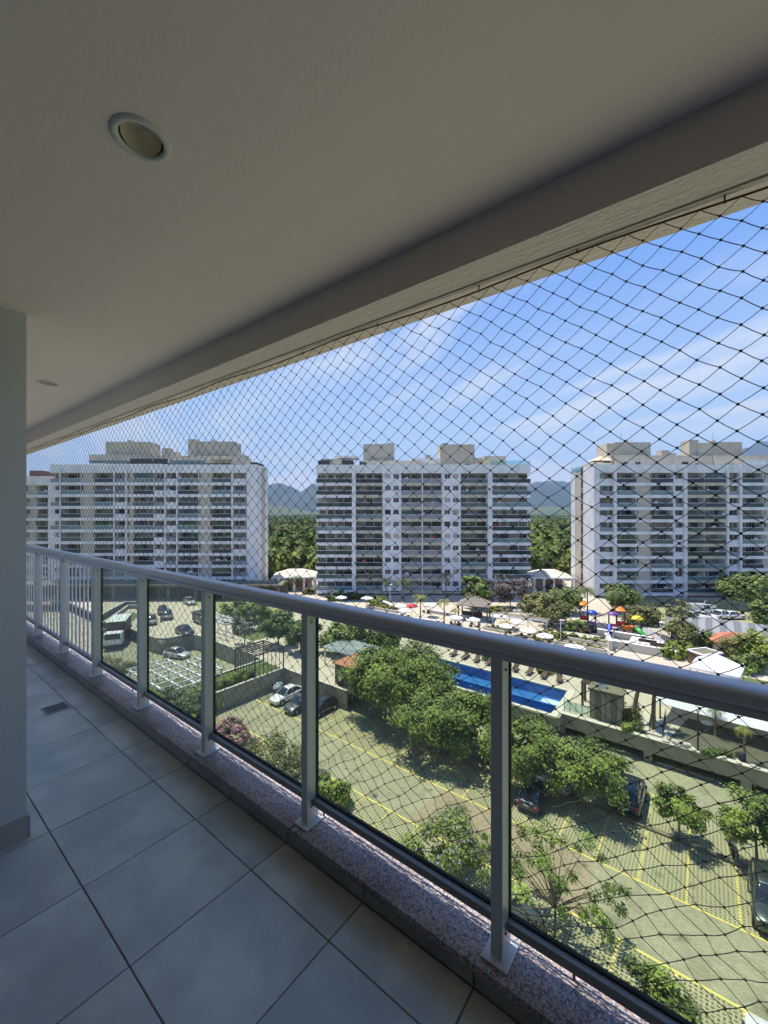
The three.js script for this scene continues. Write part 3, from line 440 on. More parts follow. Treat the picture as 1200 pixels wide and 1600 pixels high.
{ // end wall of the right building: pale bands, a groove with small windows, a pergola roof over it
  const { t, H, put } = rightB;
  part('end_wall', [B2(-0.06, 0, 0, H - 0.1, -5.4, -0.05), B2(-0.07, 0, 0, H - 1.2, -11.9, -9.6)], M.white2, t);
  part('end_recess', B2(-0.02, 0.2, 0, H - 0.6, -9.6, -6.6), M.beige, t);
  part('end_groove', B2(-0.03, 0.2, 0, H, -6.6, -5.4), M.void, t);
  for (let r = 0; r < 10; r++) { const y = rightB.Yp(740 + 19.1 * r) - 1.2; const w = put('window', gBox(0.06, 1.0, 0.6), M.winframe, -0.05, y, -6.0); put('pane', gBox(0.05, 0.8, 0.4), M.pane, -0.012, 0.1, 0, w); }
  part('roof_railing', B2(-0.1, -0.05, H - 1.0, H + 0.4, -11.9, -6.6), M.tealGlass, t);
  const pg = put('roof_awning', new THREE.ConeGeometry(3.4, 1.3, 4, 1).rotateY(Math.PI / 4).scale(1.1, 1, 0.8), std([0.66, 0.54, 0.38], 0.85), 3.6, H + 1.9, -4.2);
  for (const [x, z] of [[1.4, -2.6], [5.8, -2.6], [1.4, -5.8], [5.8, -5.8]]) put('post', gBox(0.15, 1.5, 0.15), M.brown, x - 3.6, -2.1, z + 4.2, pg);
}
const farB = apartmentBlock('apartment_building', 'white apartment building at the far left edge, partly behind the balcony wall end', {
  px0: -14, z: 109, y0: 1.6, y1: 30.9, rows: 10, pitch: 18.1, firstTop: 759, depth: 10, seed: 53,
  segs: [['bal', 20], ['pil', 22], ['win', 42], ['beige', 58], ['bal', 75], ['wall', 80]],
  roof: [['roof_block', 36, 54, 734, 748, 2, 5, std([0.20, 0.12, 0.10], 0.8)], ['penthouse', 10, 70, 743, 749, 1.5, 7, M.beige]],
});
// ================================================================== PLANTS
function foliage(o) { // crown made of single leaf-sized faces gathered in clumps
  const R = rng(o.seed), n = o.n, pos = new Float32Array(n * 12), col = new Float32Array(n * 12), uv = new Float32Array(n * 8), idx = new Uint32Array(n * 6), cl = [];
  const g3 = () => (R() + R() + R() - 1.5) * 1.15, [rx, ry, rz] = o.r;
  for (let k = 0; k < o.clumps; k++) {
    let x, y, z, q; do { x = R() * 2 - 1; y = R() * 2 - 1; z = R() * 2 - 1; q = x * x + y * y + z * z; } while (q > 1 || q < (o.hollow ?? 0.25) || y < (o.floor ?? -0.75));
    const bump = 0.8 + 0.35 * R(); cl.push([x * rx * bump, y * ry * bump, z * rz * bump, (o.cs ?? 0.3) * (0.6 + 0.8 * R()), R()]);
  }
  const a = V(0, 0, 0), b = V(0, 0, 0), nn = V(0, 0, 0), m = (rx + ry + rz) / 3;
  for (let i = 0; i < n; i++) {
    const c = cl[(R() * cl.length) | 0], s = c[3] * m, px = c[0] + g3() * s, py = c[1] + g3() * s * 0.75, pz = c[2] + g3() * s;
    nn.set(px / rx + g3() * 0.8, py / ry + 0.7 + g3() * 0.8, pz / rz + g3() * 0.8).normalize();
    a.set(R() - 0.5, R() - 0.5, R() - 0.5).cross(nn).normalize(); b.copy(nn).cross(a);
    const l = o.leaf * (0.6 + 0.8 * R()), w = l * (o.wide ?? 0.55), k = i * 12;
    const P = [[l, 0, -0.15], [0, w, 0.06], [-l, 0, -0.15], [0, -w, 0.06]];
    for (let q = 0; q < 4; q++) { pos[k + q * 3] = px + a.x * P[q][0] + b.x * P[q][1] + nn.x * P[q][2] * l; pos[k + q * 3 + 1] = py + a.y * P[q][0] + b.y * P[q][1] + nn.y * P[q][2] * l; pos[k + q * 3 + 2] = pz + a.z * P[q][0] + b.z * P[q][1] + nn.z * P[q][2] * l; }
    const pick = R(), C = o.flower && pick < o.flower[1] && (py > -ry * 0.3) ? o.flower[0] : mix3(o.c0, o.c1, clamp(0.65 * c[4] + 0.5 * R() - 0.08, 0, 1)), v = 0.7 + 0.6 * R();
    for (let q = 0; q < 4; q++) for (let e = 0; e < 3; e++) col[k + q * 3 + e] = C[e] * v;
    idx.set([i * 4, i * 4 + 1, i * 4 + 3, i * 4 + 1, i * 4 + 2, i * 4 + 3], i * 6);
  }
  const g = new THREE.BufferGeometry(); g.setAttribute('position', new THREE.BufferAttribute(pos, 3)); g.setAttribute('color', new THREE.BufferAttribute(col, 3)); g.setAttribute('uv', new THREE.BufferAttribute(uv, 2)); g.setIndex(new THREE.BufferAttribute(idx, 1)); g.computeVertexNormals();
  return { g, cl };
}
const GREEN = { mid: [[0.05, 0.095, 0.014], [0.27, 0.36, 0.06]], dark: [[0.035, 0.07, 0.012], [0.17, 0.245, 0.045]], lime: [[0.10, 0.17, 0.012], [0.28, 0.35, 0.04]], olive: [[0.08, 0.095, 0.022], [0.28, 0.29, 0.08]], grey: [[0.06, 0.07, 0.05], [0.15, 0.16, 0.11]], dry: [[0.10, 0.075, 0.06], [0.21, 0.17, 0.15]], yellow: [[0.12, 0.14, 0.015], [0.36, 0.34, 0.04]] };
function tree(label, p, o) { // o: r [rx, ry, rz], h crown centre height, tone, n, leaf
  const t = thing(o.name || 'tree', label, o.cat || 'tree', p, o.turn || 0, o.group), tone = GREEN[o.tone || 'mid'];
  const { g, cl } = foliage({ seed: o.seed, n: o.n, clumps: o.clumps || 28, r: o.r, leaf: o.leaf, cs: o.cs, c0: tone[0], c1: tone[1], flower: o.flower, hollow: o.hollow, wide: o.wide, floor: o.floor });
  part('crown', g.translate(0, o.h, 0), M.leaf, t);
  if (o.trunk !== 0) {
    const R = rng(o.seed + 9), tr = o.trunk || 0.11, fork = Math.max(0.35, o.h - o.r[1] * 0.75), top = V((R() - 0.5) * 0.3, fork, (R() - 0.5) * 0.3), parts = [bar(V(0, -0.05, 0), top, tr, tr * 0.75, 8)];
    const nb = Math.min(cl.length, o.limbs || 9);
    for (let k = 0; k < nb; k++) { const c = cl[Math.floor(k * cl.length / nb)], e = V(c[0] * 0.92, c[1] * 0.92 + o.h, c[2] * 0.92), md = top.clone().lerp(e, 0.45).add(V((R() - 0.5) * 0.3, 0.15, (R() - 0.5) * 0.3)); parts.push(bar(top, md, tr * 0.5, tr * 0.32, 5), bar(md, e, tr * 0.32, tr * 0.1, 5)); }
    part('trunk', parts, M.bark, t);
  }
  return t;
}
const shrub = (label, p, o) => tree(label, p, { name: 'shrub', cat: 'shrub', trunk: 0, h: o.r[1] * 0.7, floor: -0.6, ...o });
function palm(label, p, H, o = {}) {
  const t = thing('palm_tree', label, 'palm tree', p, (o.seed || 1) * 1.7, o.group), R = rng(1000 + (o.seed || 1)), s = o.s || 1;
  const pts = [[0.17, 0], [0.13, 0.3], [0.11, H * 0.5], [0.10, H * 0.92], [0.13, H]].map(([a, b]) => new THREE.Vector2(a * s, b));
  part('trunk', new THREE.LatheGeometry(pts, 9), M.palmBark, t);
  const nf = o.n || 13;
  for (let k = 0; k < nf; k++) {
    const an = k / nf * Math.PI * 2 * 2.618 + R() * 0.4, lift = 0.9 - 1.1 * (k / nf) + R() * 0.15, len = (o.len || 1.7) * (0.8 + 0.4 * R()), pos = [], col = [], c0 = o.yellow ? [0.22, 0.24, 0.03] : [0.07, 0.12, 0.025], c1 = o.yellow ? [0.34, 0.34, 0.05] : [0.15, 0.2, 0.045];
    let prev = V(0, H, 0), dir = lift; const seg = 7, ax = V(Math.cos(an), 0, Math.sin(an)), side = V(-Math.sin(an), 0, Math.cos(an));
    for (let q = 0; q < seg; q++) {
      const nx = prev.clone().addScaledVector(ax, Math.cos(dir) * len / seg).add(V(0, Math.sin(dir) * len / seg, 0)); dir -= 0.32;
      for (const sd of [-1, 1]) for (let e = 0; e < 3; e++) { const b0 = prev.clone().lerp(nx, e / 3), b1 = prev.clone().lerp(nx, e / 3 + 0.2), w = len * 0.26 * Math.sin(Math.PI * (0.15 + 0.82 * (q + e / 3) / seg)), tip = b0.clone().addScaledVector(side, sd * w).addScaledVector(ax, w * 0.45).add(V(0, -w * 0.35, 0)); const c = mix3(c0, c1, R()); for (const v of [b0, b1, tip]) { pos.push(v.x, v.y, v.z); col.push(...c); } }
      const c = c0; for (const v of [prev.clone().addScaledVector(side, 0.015), prev.clone().addScaledVector(side, -0.015), nx]) { pos.push(v.x, v.y, v.z); col.push(...c); }
      prev = nx;
    }
    const g = new THREE.BufferGeometry(); g.setAttribute('position', new THREE.Float32BufferAttribute(pos, 3)); g.setAttribute('color', new THREE.Float32BufferAttribute(col, 3)); g.setAttribute('uv', new THREE.Float32BufferAttribute(new Float32Array(pos.length / 3 * 2), 2)); g.computeVertexNormals();
    part('frond', g, M.leaf, t);
  }
  return t;
}
// ---- trees of the car park
{
  const big = 'flowering'; const q = (px, py, Y) => { const p = at(px, py, Y); p.y = 0; return p; };
  tree('largest dense green tree over the parked cars, left of the pool', L(-25.9, 0, 35.9), { seed: 1, r: [5.6, 2.9, 4.8], h: 4.4, n: 34000, leaf: 0.145, clumps: 120, cs: 0.2, tone: 'mid', trunk: 0.2, hollow: 0.3 });
  tree('wide green tree in front of the pool, between two railing posts', L(-18.4, 0, 33.2), { seed: 2, r: [5.1, 2.1, 3.7], h: 3.3, n: 24000, leaf: 0.135, clumps: 85, cs: 0.2, tone: 'mid', trunk: 0.16, hollow: 0.3 });
  tree('green tree just right of the near railing post', L(-11.6, 0, 33.3), { seed: 3, r: [3.1, 1.8, 3.0], h: 3.0, n: 18000, leaf: 0.115, clumps: 50, cs: 0.22, tone: 'mid', trunk: 0.12 });
  tree('green tree partly over the dark blue car', L(-7.2, 0, 33.3), { seed: 4, r: [2.9, 1.7, 2.7], h: 2.8, n: 16000, leaf: 0.115, clumps: 52, cs: 0.22, tone: 'mid', trunk: 0.12 });
  tree('small round green tree standing alone on the kerb', L(-1.3, 0, 33.75), { seed: 5, r: [1.6, 1.05, 1.3], h: 2.35, n: 6500, leaf: 0.095, clumps: 26, cs: 0.24, tone: 'mid', trunk: 0.07 });
  tree('green tree over the motorcycle at the right edge', L(2.6, 0, 34.1), { seed: 6, r: [2.1, 1.4, 1.6], h: 2.8, n: 10000, leaf: 0.1, clumps: 38, cs: 0.24, tone: 'mid', trunk: 0.09 });
  tree('round tree with lilac flowers at the near edge of the car park', L(-12.3, 0, 21.6), { seed: 7, r: [2.6, 1.4, 2.2], h: 2.1, n: 14000, leaf: 0.09, clumps: 46, cs: 0.2, tone: 'mid', flower: [[0.42, 0.30, 0.50], 0.10], trunk: 0.1 });
  tree('loose open-branched tree right of the near railing post', L(-6.1, 0, 22.2), { seed: 8, r: [3.6, 2.3, 3.4], h: 3.1, n: 4600, leaf: 0.085, clumps: 40, cs: 0.10, tone: 'mid', trunk: 0.08, limbs: 30, hollow: 0.2 });
  shrub('bushy bright green shrub at the bottom edge', L(-1.7, 0, 20.3), { seed: 9, r: [1.7, 1.3, 1.4], hollow: 0, n: 9000, leaf: 0.1, clumps: 30, cs: 0.24, tone: 'mid', h: 1.1 });
  shrub('low lime green shrub beside the third railing post', L(-22.4, 0, 21.6), { seed: 10, r: [1.9, 0.9, 1.3], n: 4200, leaf: 0.14, clumps: 28, cs: 0.22, tone: 'lime', h: 0.9 });
  tree('thin feathery tree seen through the fourth pane', L(-27.6, 0, 20.3), { seed: 11, r: [3.2, 1.5, 2.4], h: 2.1, n: 5200, leaf: 0.11, clumps: 40, cs: 0.2, tone: 'olive', trunk: 0.07 });
  shrub('pink-flowering oleander shrub below the grey wall', L(-34.6, 0, 21.2), { seed: 12, r: [2.1, 1.4, 1.7], n: 7000, leaf: 0.13, clumps: 36, cs: 0.2, tone: 'olive', flower: [[0.58, 0.20, 0.38], 0.38], h: 1.2 });
  tree('dense leafy tree growing through the near white pergola', L(-41.6, 0, 20.0), { seed: 13, r: [3.8, 1.9, 2.3], h: 2.1, n: 10000, leaf: 0.16, clumps: 44, cs: 0.22, tone: 'dark', trunk: 0.1 });
  shrub('shrub with pale cream flowers beside the near white pergola', L(-38.6, 0, 18.9), { seed: 14, r: [1.3, 0.7, 1.0], n: 2200, leaf: 0.13, clumps: 18, tone: 'dark', flower: [[0.72, 0.70, 0.50], 0.35], h: 0.7 });
  shrub('grassy grey-green shrubs in front of the box truck', L(-66, 0, 20.5), { seed: 15, r: [5.2, 1.0, 2.2], n: 6000, leaf: 0.22, wide: 0.2, clumps: 46, cs: 0.16, tone: 'olive', h: 0.7 });
  rdSheet('garden_ground', [[-60, 14.5], [-43, 14.5], [-43, 24], [-47, 27.6], [-55, 26.5]], 0.006, M.grass, 'dark planted ground under the near white pergola');
  // garden between the pergolas
  tree('first of two round dark green trees behind the dark pergola', L(-50.0, 2, 38.4), { seed: 16, r: [2.3, 1.9, 2.0], h: 3.2, n: 6000, leaf: 0.2, clumps: 40, cs: 0.22, tone: 'dark', trunk: 0.12 });
  tree('right-hand one of two round dark green trees beside a railing post', L(-45.3, 2, 38.7), { seed: 17, r: [2.1, 1.9, 1.9], h: 2.7, n: 5600, leaf: 0.2, clumps: 38, cs: 0.22, tone: 'dark', trunk: 0.12 });
  tree('slender grey-leaved tree on the pale paving left of the dark pergola', L(-54.4, 2, 35.6), { seed: 18, r: [2.6, 1.9, 2.4], h: 3.1, n: 1500, leaf: 0.17, clumps: 40, cs: 0.15, tone: 'grey', trunk: 0.09, limbs: 30 });
  tree('leafy tree group behind the far white pergola', L(-66, 2, 43.5), { seed: 19, r: [4.4, 1.9, 2.0], h: 2.1, n: 7000, leaf: 0.22, clumps: 46, cs: 0.2, tone: 'mid', trunk: 0.1 });
  shrub('clipped lime shrub in the garden behind the far pergola', L(-62.5, 2, 47), { seed: 20, r: [3.4, 0.9, 1.3], n: 3000, leaf: 0.2, clumps: 26, tone: 'lime', h: 0.9 });
  tree('tree with cream flowers behind the tiled-roof cabin', L(-40.5, 2, 42.5), { seed: 21, r: [4.2, 2.0, 2.4], h: 2.4, n: 8000, leaf: 0.2, clumps: 50, cs: 0.2, tone: 'mid', flower: [[0.6, 0.58, 0.4], 0.1], trunk: 0.12 });
  tree('dark bushy tree left of the cream-flowered tree', L(-36, 2, 46), { seed: 22, r: [2.8, 1.8, 2.2], h: 2.2, n: 4500, leaf: 0.22, clumps: 34, tone: 'dark', trunk: 0.12 });
  { // hedge on the left retaining wall, planted in a strip of lawn
    const h = thing('hedge', 'long clipped green hedge on top of the grey wall', 'hedge', L(-43.3, 2, 26.6), TH);
    const f = foliage({ seed: 30, n: 7000, clumps: 90, r: [0.62, 0.55, 3.6], leaf: 0.09, cs: 0.13, c0: GREEN.mid[0], c1: GREEN.mid[1], hollow: 0, floor: -0.9 }); part('foliage', f.g.translate(0, 0.5, 0), M.leaf, h);
    rdSheet('lawn', rect(-46.55, -42.45, 23.7, 33.3), 2.005, M.grass, 'strip of lawn behind the grey wall');
    rdSheet('lawn', rect(-61, -55, 37.5, 49), 2.005, M.grass, 'lawn behind the slender grey-leaved tree');
    rdSheet('asphalt_lane', [[-125, 44], [-62, 44], [-62, 52], [-125, 66]], 2.006, M.sand, 'sunlit sandy parking area left of the garden');
  }
}
// ================================================================== CARS
const loft = (st, ring, cap = true) => { const n = ring(st[0]).length, pos = [], idx = []; for (const s of st) for (const [x, y] of ring(s)) pos.push(x, y, s[0]); for (let i = 0; i < st.length - 1; i++) for (let k = 0; k < n; k++) { const a = i * n + k, b = i * n + (k + 1) % n; idx.push(a, b, a + n, b, b + n, a + n); } if (cap) for (const e of [0, st.length - 1]) { const c = pos.length / 3; let cx = 0, cy = 0; for (let k = 0; k < n; k++) { cx += pos[(e * n + k) * 3]; cy += pos[(e * n + k) * 3 + 1]; } pos.push(cx / n, cy / n, st[e][0]); for (let k = 0; k < n; k++) idx.push(...(e ? [e * n + k, e * n + (k + 1) % n, c] : [(k + 1) % n, k, c])); } const g = new THREE.BufferGeometry(); g.setAttribute('position', new THREE.Float32BufferAttribute(pos, 3)); g.setAttribute('uv', new THREE.Float32BufferAttribute(new Float32Array(pos.length / 3 * 2), 2)); g.setIndex(idx); g.computeVertexNormals(); return g; };
const bodyRing = ([, w, yb, yt]) => [[-w * 0.86, yb], [-w, yb + 0.12], [-w, (yb + yt) / 2], [-w * 0.97, yt - 0.14], [-w * 0.88, yt - 0.02], [-w * 0.45, yt + 0.02], [0, yt + 0.03], [w * 0.45, yt + 0.02], [w * 0.88, yt - 0.02], [w * 0.97, yt - 0.14], [w, (yb + yt) / 2], [w, yb + 0.12], [w * 0.86, yb]];
const cabRing = ([, w, yb, wr, yt]) => [[-w, yb], [-lerp(w, wr, 0.5) * 1.01, lerp(yb, yt, 0.5)], [-wr, yt - 0.05], [-wr * 0.8, yt], [0, yt + 0.025], [wr * 0.8, yt], [wr, yt - 0.05], [lerp(w, wr, 0.5) * 1.01, lerp(yb, yt, 0.5)], [w, yb]];
const CARS = { // stations from the nose (+z) to the tail: body [z, half width, bottom, top], cabin [z, half width, base, roof half width, roof], then wheel positions
  sedan: { b: [[2.15, 0.52, 0.34, 0.58], [2.08, 0.70, 0.24, 0.66], [1.75, 0.84, 0.2, 0.74], [0.9, 0.87, 0.2, 0.88], [0, 0.88, 0.2, 0.92], [-1.2, 0.87, 0.2, 0.94], [-1.85, 0.83, 0.22, 0.93], [-2.12, 0.72, 0.3, 0.86], [-2.2, 0.6, 0.38, 0.74]], c: [[1.0, 0.72, 0.86, 0.7, 0.9], [0.25, 0.76, 0.9, 0.58, 1.42], [-0.5, 0.76, 0.92, 0.6, 1.46], [-1.0, 0.75, 0.93, 0.56, 1.38], [-1.75, 0.7, 0.93, 0.62, 0.96]], roof: [0.2, -1.02, 0.57, 1.46], w: [1.35, -1.28], wr: 0.31 },
  hatch: { b: [[1.95, 0.55, 0.34, 0.62], [1.85, 0.74, 0.24, 0.72], [1.5, 0.84, 0.2, 0.82], [0.8, 0.86, 0.2, 0.93], [0, 0.86, 0.2, 0.96], [-1.3, 0.84, 0.2, 0.98], [-1.75, 0.78, 0.26, 0.94], [-1.88, 0.66, 0.34, 0.8]], c: [[0.95, 0.72, 0.9, 0.7, 0.93], [0.25, 0.75, 0.94, 0.58, 1.46], [-0.6, 0.75, 0.95, 0.6, 1.5], [-1.3, 0.73, 0.97, 0.58, 1.44], [-1.72, 0.7, 0.97, 0.64, 1.0]], roof: [0.2, -1.35, 0.57, 1.5], w: [1.25, -1.2], wr: 0.31 },
  suv: { b: [[2.15, 0.62, 0.42, 0.82], [2.05, 0.82, 0.32, 0.92], [1.6, 0.91, 0.28, 1.02], [0.9, 0.93, 0.28, 1.08], [0, 0.94, 0.28, 1.1], [-1.5, 0.92, 0.28, 1.12], [-2.0, 0.86, 0.34, 1.08], [-2.15, 0.74, 0.42, 0.92]], c: [[1.05, 0.8, 1.04, 0.78, 1.08], [0.35, 0.83, 1.08, 0.66, 1.66], [-0.6, 0.83, 1.1, 0.68, 1.72], [-1.6, 0.82, 1.1, 0.66, 1.68], [-2.0, 0.78, 1.1, 0.7, 1.14]], roof: [0.3, -1.65, 0.66, 1.72], w: [1.38, -1.3], wr: 0.37 },
  van: { b: [[2.35, 0.7, 0.4, 0.9], [2.25, 0.86, 0.3, 1.0], [1.8, 0.93, 0.26, 1.12], [1.2, 0.95, 0.26, 1.2], [0, 0.95, 0.26, 1.22], [-2.2, 0.94, 0.26, 1.22], [-2.45, 0.9, 0.3, 1.18]], c: [[1.75, 0.85, 1.1, 0.82, 1.14], [1.05, 0.9, 1.18, 0.78, 1.9], [0.3, 0.91, 1.2, 0.8, 2.0], [-2.2, 0.91, 1.2, 0.8, 1.98], [-2.42, 0.88, 1.18, 0.78, 1.9]], roof: [1.0, -2.4, 0.8, 2.0], w: [1.5, -1.5], wr: 0.34, panel: true },
  pickup: { b: [[2.5, 0.66, 0.48, 0.88], [2.4, 0.84, 0.38, 0.98], [1.9, 0.92, 0.34, 1.06], [0.9, 0.93, 0.34, 1.1], [-0.7, 0.93, 0.34, 1.1], [-2.4, 0.92, 0.36, 1.08], [-2.5, 0.88, 0.4, 1.04]], c: [[1.25, 0.8, 1.06, 0.78, 1.1], [0.6, 0.83, 1.09, 0.66, 1.68], [-0.2, 0.83, 1.1, 0.68, 1.72], [-0.75, 0.82, 1.1, 0.66, 1.68], [-1.0, 0.8, 1.08, 0.74, 1.14]], roof: [0.55, -0.8, 0.66, 1.72], w: [1.6, -1.45], wr: 0.38, bed: true },
};
const carGeo = {};
function carGeos(kind) {
  if (carGeo[kind]) return carGeo[kind];
  const s = CARS[kind], W = s.b[4][1], nose = s.b[0][0], tail = s.b[s.b.length - 1][0], g = {};
  g.body = loft(s.b, bodyRing); g.cabin = loft(s.c, cabRing);
  const [za, zb, wr, yt] = s.roof; g.roof = loft([[za, wr * 0.96, yt - 0.11, yt - 0.03], [lerp(za, zb, 0.25), wr, yt - 0.08, yt + 0.006], [lerp(za, zb, 0.75), wr, yt - 0.08, yt + 0.004], [zb, wr * 0.97, yt - 0.13, yt - 0.05]], ([, w, b, t]) => [[-w - 0.015, b], [-w * 0.82, t], [0, t + 0.03], [w * 0.82, t], [w + 0.015, b]]);
  const P = []; const c = s.c, side = (z, y, f) => { const i = Math.max(0, c.findIndex((q, k) => k < c.length - 1 && z <= q[0] && z >= c[k + 1][0])), a = c[i], b = c[i + 1], t = (z - a[0]) / (b[0] - a[0]), w = lerp(a[1], b[1], t), r = lerp(a[3], b[3], t); return lerp(w, r, f); };
  for (const sx of [-1, 1]) { // pillars
    P.push(bar(V(sx * c[0][1] * 0.98, c[0][2], c[0][0]), V(sx * c[1][3], c[1][4] - 0.03, c[1][0]), 0.035, 0.035, 5));
    P.push(bar(V(sx * c[2][1], c[2][2], c[2][0] + 0.25), V(sx * c[2][3] * 1.01, c[2][4] - 0.04, c[2][0] + 0.2), 0.035, 0.035, 5));
    const n = c.length - 1; P.push(bar(V(sx * c[n][1] * 0.98, c[n][2], c[n][0]), V(sx * c[n - 1][3], c[n - 1][4] - 0.03, c[n - 1][0]), 0.06, 0.05, 5));
    if (s.panel) P.push(B2(Math.min(sx * 0.8, sx * 0.93), Math.max(sx * 0.8, sx * 0.93), 1.18, 1.92, c[4][0] + 0.05, 0.2));
  }
  g.pillars = merge(P);
  g.wheel = new THREE.CylinderGeometry(s.wr, s.wr, 0.2, 20).rotateZ(Math.PI / 2); g.rim = new THREE.CylinderGeometry(s.wr * 0.62, s.wr * 0.62, 0.206, 10).rotateZ(Math.PI / 2); g.arch = new THREE.CylinderGeometry(s.wr * 1.2, s.wr * 1.2, 0.19, 20).rotateZ(Math.PI / 2);
  g.lamp = RB(0.34, 0.13, 0.28, 0.05); g.tail = RB(0.24, 0.18, 0.14, 0.04); g.plate = BX(0.4, 0.12, 0.02); g.mirror = RB(0.2, 0.13, 0.1, 0.04); g.grille = RB(0.8, 0.14, 0.08, 0.03); g.bumper = RB(1.35, 0.14, 0.12, 0.04); g.bed = B2(-0.78, 0.78, 1.0, 1.135, tail + 0.12, -1.08);
  return (carGeo[kind] = { g, s, W, nose, tail });
}
function car(kind, label, p, turn, color, o = {}) {
  const { g, s, W, nose, tail } = carGeos(kind), t = thing(o.name || 'parked_car', label, o.cat || 'car', p, turn, o.group), paint = phys(color, 0.35, { clearcoat: 1, clearcoatRoughness: 0.06, metalness: o.metal ?? 0.15 });
  const put = (n, geo, m, x = 0, y = 0, z = 0, par = t) => { const q = part(n, geo, m, par); q.position.set(x, y, z); return q; };
  put('body', g.body, paint); put('windows', g.cabin, M.carGlass); put('roof', g.roof, paint); put('pillars', g.pillars, paint);
  for (const z of s.w) for (const x of [-1, 1]) { put('wheel_arch', g.arch, M.black, x * (W - 0.088), s.wr + 0.02, z); const w = put('wheel', g.wheel, M.tyre, x * (W - 0.09), s.wr, z); put('rim', g.rim, M.rim, 0, 0, 0, w); }
  for (const x of [-1, 1]) { put('headlight', g.lamp, M.lampGlass, x * W * 0.66, s.b[1][3] - 0.17, nose - 0.2); put('tail_light', g.tail, M.tail, x * W * 0.76, s.b[s.b.length - 2][3] - 0.26, tail + 0.07); put('mirror', g.mirror, paint, x * (W + 0.04), s.b[3][3] + 0.02, s.c[0][0] - 0.32); }
  put('grille', g.grille, M.black, 0, s.b[1][3] - 0.25, nose - 0.06); put('bumper', g.bumper, M.black, 0, s.b[1][2] + 0.06, nose - 0.11); put('number_plate', g.plate, M.plate, 0, s.b[1][2] + 0.14, nose + 0.0); put('number_plate', g.plate, M.plate, 0, 0.62, tail - 0.005);
  if (s.bed) put('load_bed', g.bed, M.black);
  return t;
}
